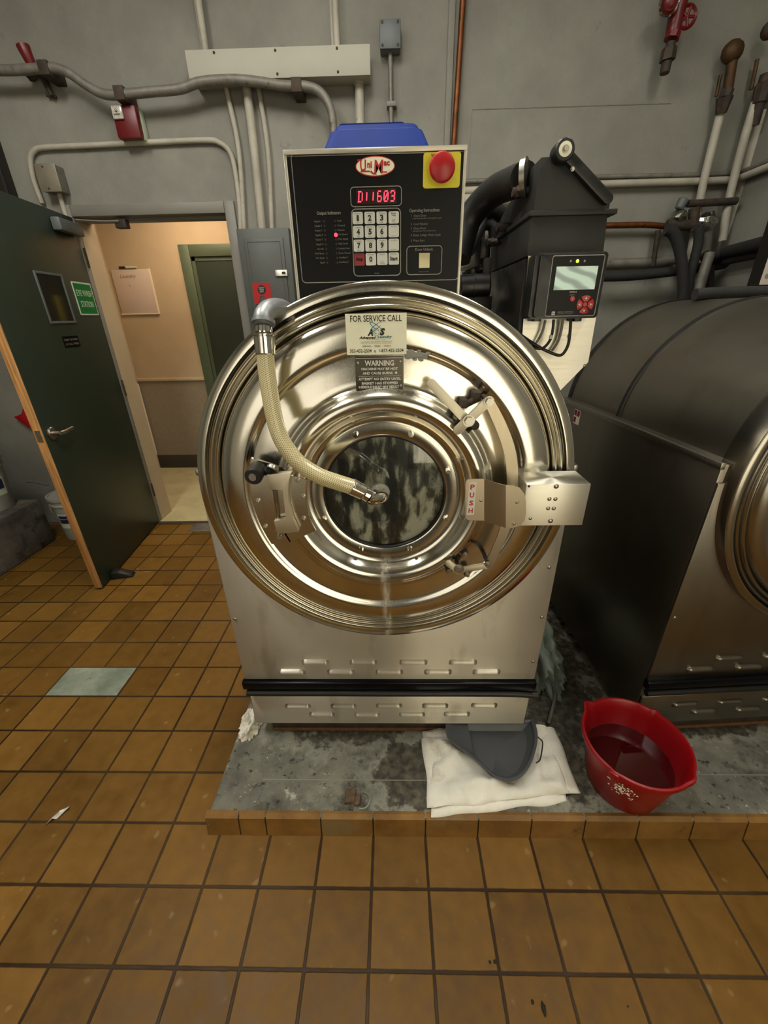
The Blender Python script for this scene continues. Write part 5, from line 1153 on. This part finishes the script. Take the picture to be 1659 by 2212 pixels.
# top right valves
rv = thing('red_valve', 'dark red gate valve with black nipple hanging high on the right of the wall', 'valve', wpt(1460, 60, .10)); OR = rv.location
def V_(px, py, off=.10): return wpt(px, py, off)-OR
b = B(); b.cyl(V_(1480, -60), V_(1452, 78), .042, .030, seg=16, bev=.006); b.cyl(V_(1455, 72), V_(1450, 86), .034, seg=8); b.sph(V_(1446, 8, .13), .040, (1, 1, 1), 16); b.build('valve_body', 'redd', rv)
b = B(); b.lathe([(.030, 0), (.038, .008), (.046, 0), (.038, -.008)], V_(1484, 36, .12), 'Y', 24, close=True)
for k in range(5):
    a_ = 2*PI*k/5; c_ = V_(1484, 36, .12); b.cyl(c_, c_+Vector((.034*math.cos(a_), 0, .034*math.sin(a_))), .006, seg=8)
b.build('hand_wheel', 'redd', rv)
b = B(); b.lathe([(.036, 0), (.042, .006), (.046, 0), (.042, -.006)], V_(1446, 6, .155), 'Y', 24, close=True); b.build('chrome_rim', 'chrome', rv)
b = B(); b.cyl(V_(1450, 92), V_(1446, 106), .020, seg=12); b.cyl(V_(1446, 104), V_(1441, 132), .032, .034, seg=6); b.cyl(V_(1441, 132), V_(1435, 160), .022, seg=12, bev=.003); b.build('pipe_nipple', 'iron', rv)
rv = thing('rusty_union', 'rusty brown valve cap on a brass stem over the left white vertical pipe', 'valve', wpt(1585, 110, .08)); OR = rv.location
b = B(); b.sph(V_(1582, 112, .08), .044, (1.1, .9, 1), 14); b.cyl(V_(1588, 96, .08), V_(1592, 84, .08), .003, seg=6); b.build('valve_cap', 'brass', rv)
b = B(); b.cyl(V_(1583, 125, .08), V_(1572, 195, .08), .022, seg=12); b.build('brass_stem', 'brass', rv)
b = B(); b.cyl(V_(1572, 195, .08), V_(1566, 212, .08), .028, seg=8); b.cyl(V_(1566, 210, .08), V_(1557, 246, .07), .036, .024, seg=8); b.build('union_nut', 'iron', rv)
b = B(); b.cyl(V_(1556, 162, .05), V_(1547, 208, .05), .008, seg=8); b.build('side_rod', 'brass', rv)
rv = thing('rusty_union', 'dark iron union on the pipe in the right corner, right of the rusty cap', 'valve', wpt(1640, 180, .09)); OR = rv.location
b = B(); b.cyl(V_(1656, 160, .09), V_(1648, 190, .09), .026, seg=12); b.cyl(V_(1652, 180, .09), V_(1640, 225, .09), .040, .034, seg=8, bev=.004); b.cyl(V_(1640, 222, .09), V_(1626, 272, .08), .026, seg=12); b.build('union_nut', 'iron', rv)
b = B(); b.cyl(V_(1636, 128, .05), V_(1622, 194, .05), .009, seg=8); b.build('side_rod', 'brass', rv)
b = B(); b.sph(V_(1662, 65, .09), .034, (1, 1, 1), 12); b.build('valve_cap', 'iron', rv)
# hose and dark cabinet on top of the second machine
zf_ = .075+DZC+BR+.020
q0 = at(1497, 650, 'Y', 1.38)
o = B().tube([(q0.x, 1.38, zf_-.004), (q0.x+.10, 1.38, zf_), (q0.x+.4, 1.38, zf_), (XR-.03, 1.38, zf_)], .021, 14).build('foam_pipe', 'insul', None); tag(o, 'black foam covered pipe lying along the top of the second machine', 'pipe')
q = at(1606, 636, 'Y', 1.72); q2 = at(1668, 420, 'Y', 1.72)
ck = thing('rear_cabinet', 'dark brown metal cabinet with pale label behind the second machine, right edge', 'cabinet', (q.x, 1.54, q.z-.02))
ck_z = q2.z-q.z+.28
B().box(0, XR-.012-q.x, 0, .18, 0, ck_z, .004).build('cabinet_body', 'blackbox', ck)
B().box(-.05, XR-.008-q.x, -.01, .20, -.03, .03, .004).build('cabinet_foot', 'blackbox', ck)
p_, q_ = at(1640, 615, 'Y', 1.538)-ck.location, at(1690, 555, 'Y', 1.538)-ck.location
lb_ = B().box(p_.x, q_.x, -.003, -.0005, p_.z, q_.z).build('cabinet_label', 'marker', ck)
B().disc((p_.x+.02, -.0034, p_.z+.03), .010).build('label_dot', 'dimink', lb_)

# ================================================================ left side: plinth, pails, bin
o = B().box(XL+.002, -2.37, .9, 2.13, 0, .325, .012).build('block_plinth', 'ped', None); tag(o, 'dark stained concrete block by the left wall behind the green door', 'plinth')
def pail(x_, y_, z_, label, band=None, h_=.30, r_=.13, group=None):
    r = thing('pail', label, 'pail', (x_, y_, z_), 0, group or 'white pails behind the green door')
    b = B(); b.lathe([(0, 0), (r_*.82, 0), (r_*.84, .004), (r_*.95, h_*.80), (r_*1.02, h_*.81), (r_*1.02, h_*.84), (r_*.97, h_*.85), (r_, h_*.95)], (0, 0, 0), 'Z', 40); b.build('pail_body', 'pailw', r, 40)
    b = B(); b.lathe([(r_, h_*.93), (r_*1.06, h_*.94), (r_*1.06, h_), (r_*.97, h_), (r_*.95, h_*.98), (0, h_*.98)], (0, 0, 0), 'Z', 40); b.build('pail_lid', 'pailw', r, 40)
    b = B(); b.tube([(r_*1.03*math.cos(a_), r_*1.03*math.sin(a_), h_*.84-.10*math.sin((a_+2.6)/2.2*PI) if 0 <= (a_+2.6)/2.2 <= 1 else h_*.84) for a_ in [-2.6+2.2*k/12 for k in range(13)]], .0025, 6); b.build('bail_handle', 'galv', r)
    if band:
        b = B(); b.lathe([(r_*.885, h_*.30), (r_*.935, h_*.64)], (0, 0, 0), 'Z', 24, a0=-2.0, a1=.2); lb2 = b.build('pail_label', 'signw', r)
        b = B(); b.lathe([(r_*.915, h_*.42), (r_*.94, h_*.60)], (0, 0, 0), 'Z', 24, a0=-1.9, a1=.1); b.build('label_print', 'purple', lb2)
    return r
pail(-2.235, 2.225, 0, 'white plastic pail with purple printed label on the floor behind the green door', True, .33, .125)
pail(-2.56, 1.98, .325, 'white lidded pail on the concrete block at the left edge, with paper label', True, .34, .14)
pail(-2.52, 1.66, .325, 'white pail at the left edge, front one on the concrete block', None, .22, .13)
a_ = at(35, 905, 'Y', 2.36)
bn = thing('recycling_bin', 'dark blue plastic bin standing by the wall behind the pails', 'bin', (-2.93, 2.26, .0))
b = B(); V = []
for hx_, hy_, z_ in ((.15, .07, .325), (.19, .09, .86), (.20, .10, .86), (.20, .10, .88), (.18, .08, .88), (.14, .06, .34)):
    V.append([b.bm.verts.new((x_, y_, z_)) for x_, y_ in rrect(-hx_, hx_, -hy_, hy_, .03)])
for p_, q_ in zip(V, V[1:]):
    n = len(p_)
    for i in range(n): b.bm.faces.new((p_[i], p_[(i+1) % n], q_[(i+1) % n], q_[i]))
b.bm.faces.new(V[0]); b.bm.faces.new(V[-1]); b.build('bin_body', 'navy', bn, 30)
P_ = [at(x_, y_, 'Y', 2.39) for x_, y_ in ((30, 900), (48, 895), (50, 882), (75, 920), (80, 930), (60, 922))]
o = B().prism([(p_.x, p_.z) for p_ in P_], 2.385, 2.417, 'Y', .003).build('red_funnel', 'red', None); tag(o, 'red plastic funnel hanging on the wall behind the green door edge', 'funnel')
# dark dustpan like shape and small grey tool over the floor pail
o = B().tube([at(58, 1040, 'Y', 2.30), at(80, 1042, 'Y', 2.28), at(104, 1048, 'Y', 2.26)], .008, 8).build('tool_handle', 'galv', None)
tag(o, 'thin grey tool handle leaning over the pail behind the green door', 'tool')

# ================================================================ things on the pad
# red bucket
bk = thing('bucket', 'red plastic bucket of water standing on the plinth between the machines', 'bucket', (.787, .409, PH))
b = B(); H_ = .197; n = 96
prof = [(0, .002, 0), (.096, .000, 0), (.103, .004, 0), (.136, .165, .3), (.139, .180, 1), (.148, .182, 1), (.1495, .190, 1), (.148, H_, 1), (.142, H_+.001, 1), (.137, H_-.006, 1), (.132, .160, .3), (.100, .012, 0), (0, .010, 0)]
rings = []
for r_, z_, lip in prof:
    ring = []
    for i in range(n):
        a_ = 2*PI*i/n; k = 0
        for c_, wd_, am in ((math.radians(128), .20, .014), (math.radians(-52), .20, .006)):
            d = abs((a_-c_+PI) % (2*PI)-PI)
            if d < wd_: k += am*(.5+.5*math.cos(PI*d/wd_))
        for c_ in (math.radians(40), math.radians(222)):
            d = abs((a_-c_+PI) % (2*PI)-PI)
            if d < .10: k += .006*(.5+.5*math.cos(PI*d/.10))
        ring.append(b.bm.verts.new(((r_+k*lip)*math.cos(a_), (r_+k*lip)*math.sin(a_), z_+(k*.5*lip if z_ > .17 else 0))))
    rings.append(ring)
for p_, q_ in zip(rings, rings[1:]):
    for i in range(n): b.bm.faces.new((p_[i], p_[(i+1) % n], q_[(i+1) % n], q_[i]))
b.build('bucket_body', 'bucket', bk, 50)
B().disc((0, 0, .105), .1215, 'Z', 64).build('bucket_water', mk('dark_water', '#3a0307', .04, spec=.8), bk)
for a_ in (math.radians(40), math.radians(222)):
    B().box(-.006, .006, -.012, .012, -.012, .006, .003, mtx=Matrix.Translation((.150*math.cos(a_), .150*math.sin(a_), H_-.006)) @ Matrix.Rotation(a_, 4, 'Z')).build('handle_lug', 'bucket', bk)
# worn print on the outside of the bucket, facing the camera's left
b = B(); rnd = random.Random(3)
for k in range(90):
    aa = math.radians(232)+rnd.gauss(0, .13); z_ = .125+rnd.gauss(0, .014); rr = .103+(z_-.004)/.161*.033+.0006
    c_ = Vector((rr*math.cos(aa), rr*math.sin(aa), z_)); tn = Vector((-math.sin(aa), math.cos(aa), 0)); up = Vector((0, 0, 1)); s1, s2 = .0012+.003*rnd.random(), .0008+.0022*rnd.random()
    f = [b.bm.verts.new(c_+tn*s1*x_+up*s2*y_) for x_, y_ in ((-1, -.4), (.2, -1), (1, .3), (-.1, 1))]; b.bm.faces.new(f)
b.build('worn_print', 'towel', bk)
# folded towel
def cloth(name, P_, z_, th, mat, parent, seed, nx=44, ny=34, amp=.006, edge=.005, flat=None):
    A_, B_, C_, D_ = [Vector(p_) for p_ in P_]; bm = bmesh.new(); top, bot = [], []
    for j_ in range(ny+1):
        r1, r2 = [], []
        for i in range(nx+1):
            u, v = i/nx, j_/ny; p_ = A_*(1-u)*(1-v)+B_*u*(1-v)+C_*u*v+D_*(1-u)*v
            p_[1] = min(p_[1], .574); w_ = noise.noise(Vector((p_[0]*9+seed, p_[1]*9, seed)))*edge; w2_ = noise.noise(Vector((p_[0]*11, p_[1]*11+seed, seed+3)))*edge
            e = min(u, 1-u, v, 1-v); k = min(1, e/.05); q = Vector((p_[0], p_[1], 0)); rd = math.sqrt(max(0, 1-(1-k)**2))
            f = noise.noise(Vector((q.x*13+seed, q.y*17, seed)))*amp*1.3+abs(noise.noise(Vector((q.x*24+seed, q.y*9+2, seed*2))))*amp*.9+noise.noise(Vector((q.x*60, q.y*60, seed)))*amp*.15
            if flat: f *= min(1, max(.12, (math.hypot(q.x-flat[0], q.y-flat[1])-flat[2]*.75)/(flat[2]*.45)))
            r1.append(bm.verts.new((p_[0]+w_*2, p_[1]+w2_*2, z_+th*(.35+.65*rd)+max(-th*.5, f)*rd))); r2.append(bm.verts.new((p_[0]+w_*2, p_[1]+w2_*2, z_)))
        top.append(r1); bot.append(r2)
    for j_ in range(ny):
        for i in range(nx):
            bm.faces.new((top[j_][i], top[j_][i+1], top[j_+1][i+1], top[j_+1][i])); bm.faces.new((bot[j_][i], bot[j_+1][i], bot[j_+1][i+1], bot[j_][i+1]))
    per = [(0, i) for i in range(nx)]+[(j_, nx) for j_ in range(ny)]+[(ny, nx-i) for i in range(nx)]+[(ny-j_, 0) for j_ in range(ny)]
    for (a_, c_), (d_, e_) in zip(per, per[1:]+per[:1]): bm.faces.new((bot[a_][c_], bot[d_][e_], top[d_][e_], top[a_][c_]))
    b = B(); b.bm.free(); b.bm = bm; return b.build(name, mat, parent, 80)
zt_ = PH+.012
def fz(px, py, z_=PH+.012): q = at(px, py, 'Z', z_); return (q.x, q.y)
tw = thing('folded_towel', 'folded white towel on the plinth under the grey pan', 'towel', (0, 0, 0))
cloth('towel_fold', [fz(933, 1762), fz(1228, 1728), fz(1172, 1555), fz(914, 1562)], PH, .009, 'towel', tw, 1.0)
cloth('towel_fold', [fz(926, 1740, PH+.02), fz(1252, 1709, PH+.02), fz(1196, 1560, PH+.02), fz(912, 1590, PH+.02)], PH+.007, .010, 'towel', tw, 5.0, edge=.009)
q_ = at(1075, 1590, 'Z', PH+.02)
cloth('towel_fold', [fz(938, 1742, PH+.03), fz(1236, 1706, PH+.03), fz(1178, 1560, PH+.03), fz(924, 1575, PH+.03)], PH+.013, .008, 'towel', tw, 9.0, amp=.026, flat=(q_.x, q_.y, .135), edge=.007)
# grey pan
pz = PH+.062; bz_ = PH+.029
rim = [(966, 1560), (967, 1590), (985, 1610), (1010, 1627), (1040, 1652), (1068, 1676), (1090, 1684), (1113, 1683), (1132, 1670), (1148, 1645), (1158, 1612), (1160, 1585), (1152, 1556), (1140, 1535), (1110, 1520), (1020, 1520), (980, 1530)]
Rm_ = [Vector(fz(x_, y_, pz)) for x_, y_ in rim]
for v_ in Rm_: v_.y = min(v_.y, .573); cc_ = sum(Rm_, Vector((0, 0)))/len(Rm_)
Rf = []; n = len(Rm_)
for i in range(n):
    p0, p1, p2, p3 = Rm_[(i-1) % n], Rm_[i], Rm_[(i+1) % n], Rm_[(i+2) % n]
    for k in range(4):
        t = k/4; Rf.append(.5*((2*p1)+(p2-p0)*t+(2*p0-5*p1+4*p2-p3)*t*t+(3*p1-p0-3*p2+p3)*t**3))
pn = thing('drain_pan', 'dark grey plastic pan on the folded towel, half under the machine', 'pan', (cc_.x, cc_.y, bz_))
xl_ = fz(1012, 1570, pz)[0]-cc_.x
b = B(); rings = []
for sc_, z_ in ((.0, 0), (.70, 0), (.74, .003), (.95, .030), (.975, .034), (1.0, .034), (1.0, .029), (1.015, .029), (1.015, .036), (.965, .036), (.935, .034), (-.92, .029), (-.86, .010), (-.82, .006), (.0, .006)):
    if sc_ == 0: rings.append([b.bm.verts.new((0, 0, z_))]); continue
    ck_ = sc_ < 0; sc_ = abs(sc_)
    rings.append([b.bm.verts.new((max((p_.x-cc_.x)*sc_, xl_ if ck_ else -1), (p_.y-cc_.y)*sc_, z_)) for p_ in Rf])
for p_, q_ in zip(rings, rings[1:]):
    m_ = max(len(p_), len(q_))
    for i in range(m_):
        vs = [p_[i % len(p_)], p_[(i+1) % len(p_)], q_[(i+1) % len(q_)], q_[i % len(q_)]]; u_ = []
        [u_.append(v) for v in vs if v not in u_]
        if len(u_) > 2: b.bm.faces.new(u_)
b.build('pan_body', 'pan', pn, 45)
wp_ = [at(x_, y_, 'Z', pz-.004)-Vector(pn.location) for x_, y_ in ((1159, 1590), (1166, 1596), (1172, 1604), (1170, 1625), (1166, 1642), (1158, 1648))]
B().tube(wp_, .0022, 8).build('wire_handle', 'iron', pn)
# crumpled cloths
def crumple(name, label, c_, sx, sy, sz, mat, seed, fr=10, amp=.45):
    bm = bmesh.new(); bmesh.ops.create_icosphere(bm, subdivisions=5, radius=1)
    for v in bm.verts:
        n_ = v.co.normalized(); k = 1+amp*(noise.noise(n_*1.6+Vector((seed, 0, 0)))+.7*abs(noise.noise(n_*3.6+Vector((0, seed, 0))))+.35*abs(noise.noise(n_*8+Vector((0, 0, seed)))))
        v.co = Vector((n_.x*sx*k, n_.y*sy*k, max(-sz*.35, n_.z*sz*k)))
    zm = min(v.co.z for v in bm.verts)
    b = B(); b.bm.free(); b.bm = bm; o = b.build(name, mat, None, 60); o.location = (c_[0], c_[1], c_[2]-zm); return tag(o, label, 'cloth')
q = at(540, 1582, 'Z', PH)
crumple('crumpled_rag', 'crumpled dirty white rag under the left front corner of the first machine', (q.x-.003, q.y+.028, PH), .030, .050, .034, 'towel', 12.0, amp=.7)
q = at(1195, 1480, 'Z', PH)
crumple('grey_cloth', 'crumpled grey cloth heaped on the plinth between the two machines', (.668, .95, PH), .070, .21, .125, 'rag', 7.0, amp=.5)
# bent bar standing by the cloth
p_, q_ = at(1186, 1468, 'Y', .78), at(1192, 1530, 'Y', .60)
o = B().tube([Vector((p_.x, .80, PH+.03)), Vector((p_.x+.003, .72, PH+.02)), Vector((q_.x, .60, PH+.008))], .006, 8).build('metal_rod', 'galv', None); tag(o, 'thin grey rod lying on the plinth beside the grey cloth', 'rod')
# rusty anchor and ring
q = at(770, 1728, 'Z', PH)
ra = thing('rusty_anchor', 'broken rusty anchor stub with a grey pipe collar in the plinth front', 'anchor', (q.x, q.y, PH))
b = B(); b.box(-.035, -.004, -.012, .030, -.01, .014, .003); b.box(-.006, .012, -.018, .010, -.01, .010, .003)
bmesh.ops.subdivide_edges(b.bm, edges=b.bm.edges[:], cuts=3, use_grid_fill=True)
for v in b.bm.verts: v.co += Vector(noise.noise_vector(v.co*70))*.0045
b.build('rust_block', 'gum', ra, 10)
B().lathe([(.022, 0), (.026, 0), (.026, .008), (.022, .008)], (.018, -.004, -.001), 'Z', 32, a0=-1.9, a1=1.6, close=True).build('pipe_collar', 'conc2', ra)
# paper scrap and debris on the tiles
q = at(125, 1763, 'Z', 0); b = B()
V = [b.bm.verts.new(p_) for p_ in ((-.022, -.030, .001), (-.006, -.012, .010), (.004, -.010, .002), (.024, .022, .009), (.018, .030, .001), (.0, .012, .008), (-.014, -.004, .002))]
b.bm.faces.new((V[0], V[1], V[6])); b.bm.faces.new((V[1], V[2], V[5], V[6])); b.bm.faces.new((V[2], V[3], V[5])); b.bm.faces.new((V[3], V[4], V[5]))
o = b.build('plastic_scrap', 'film', None, 5); o.location = (q.x, q.y, .0005); tag(o, 'crumpled scrap of clear plastic on the floor tiles at the left', 'litter')
m_ = o.modifiers.new('thickness', 'SOLIDIFY'); m_.thickness = .0008
def speck(px, py, s_, label, seed):
    q = at(px, py, 'Z', 0); bm = bmesh.new(); bmesh.ops.create_icosphere(bm, subdivisions=2, radius=1)
    for v in bm.verts: v.co = v.co*(1+.5*noise.noise(v.co*1.7+Vector((seed, 0, 0)))); v.co = Vector((v.co.x*s_[0], v.co.y*s_[1], v.co.z*s_[2]))
    zm = min(v.co.z for v in bm.verts); b = B(); b.bm.free(); b.bm = bm; o = b.build('debris_crumb', 'debris', None, 60); o.location = (q.x, q.y, -zm); return tag(o, label, 'debris', 'black crumbs on the floor tiles')
speck(1058, 2079, (.003, .003, .002), 'tiny black crumb on the lower floor tiles, left one of a pair', 1)
speck(1069, 2078, (.004, .004, .002), 'small black crumb on the lower floor tiles, right one of a pair', 2)
speck(1150, 2165, (.004, .004, .002), 'round black crumb near the bottom edge of the floor', 3)
speck(1174, 2180, (.004, .012, .003), 'curved black crumb near the bottom edge, largest of the crumbs', 4)
speck(1356, 2174, (.0018, .0018, .0012), 'tiny lone black crumb at the lower right of the floor', 5)
# shiny chip by the towel
q = at(1162, 1740, 'Z', PH); o = B().sph((0, 0, .002), .004, (1, 1, .5), 8).build('paper_crumb', 'towel', None); o.location = (q.x, q.y, PH); tag(o, 'tiny white crumb on the plinth in front of the towel', 'litter')
# hazard decal on the side of the second machine
q = at(1218, 888, 'X', .86)
loc = M2.matrix_basis.inverted() @ Vector((.86, 1.33, .98))
b = B().box(-HW-.0015, -HW-.0005, .72, .77, .925, .985); st_ = b.build('side_decal', 'marker', M2)
b = B()
for y0_, z0_ in ((.724, .958), (.748, .958), (.748, .930)): b.box(-HW-.002, -HW-.0014, y0_, y0_+.019, z0_, z0_+.022)
b.build('decal_print', 'redd', st_)
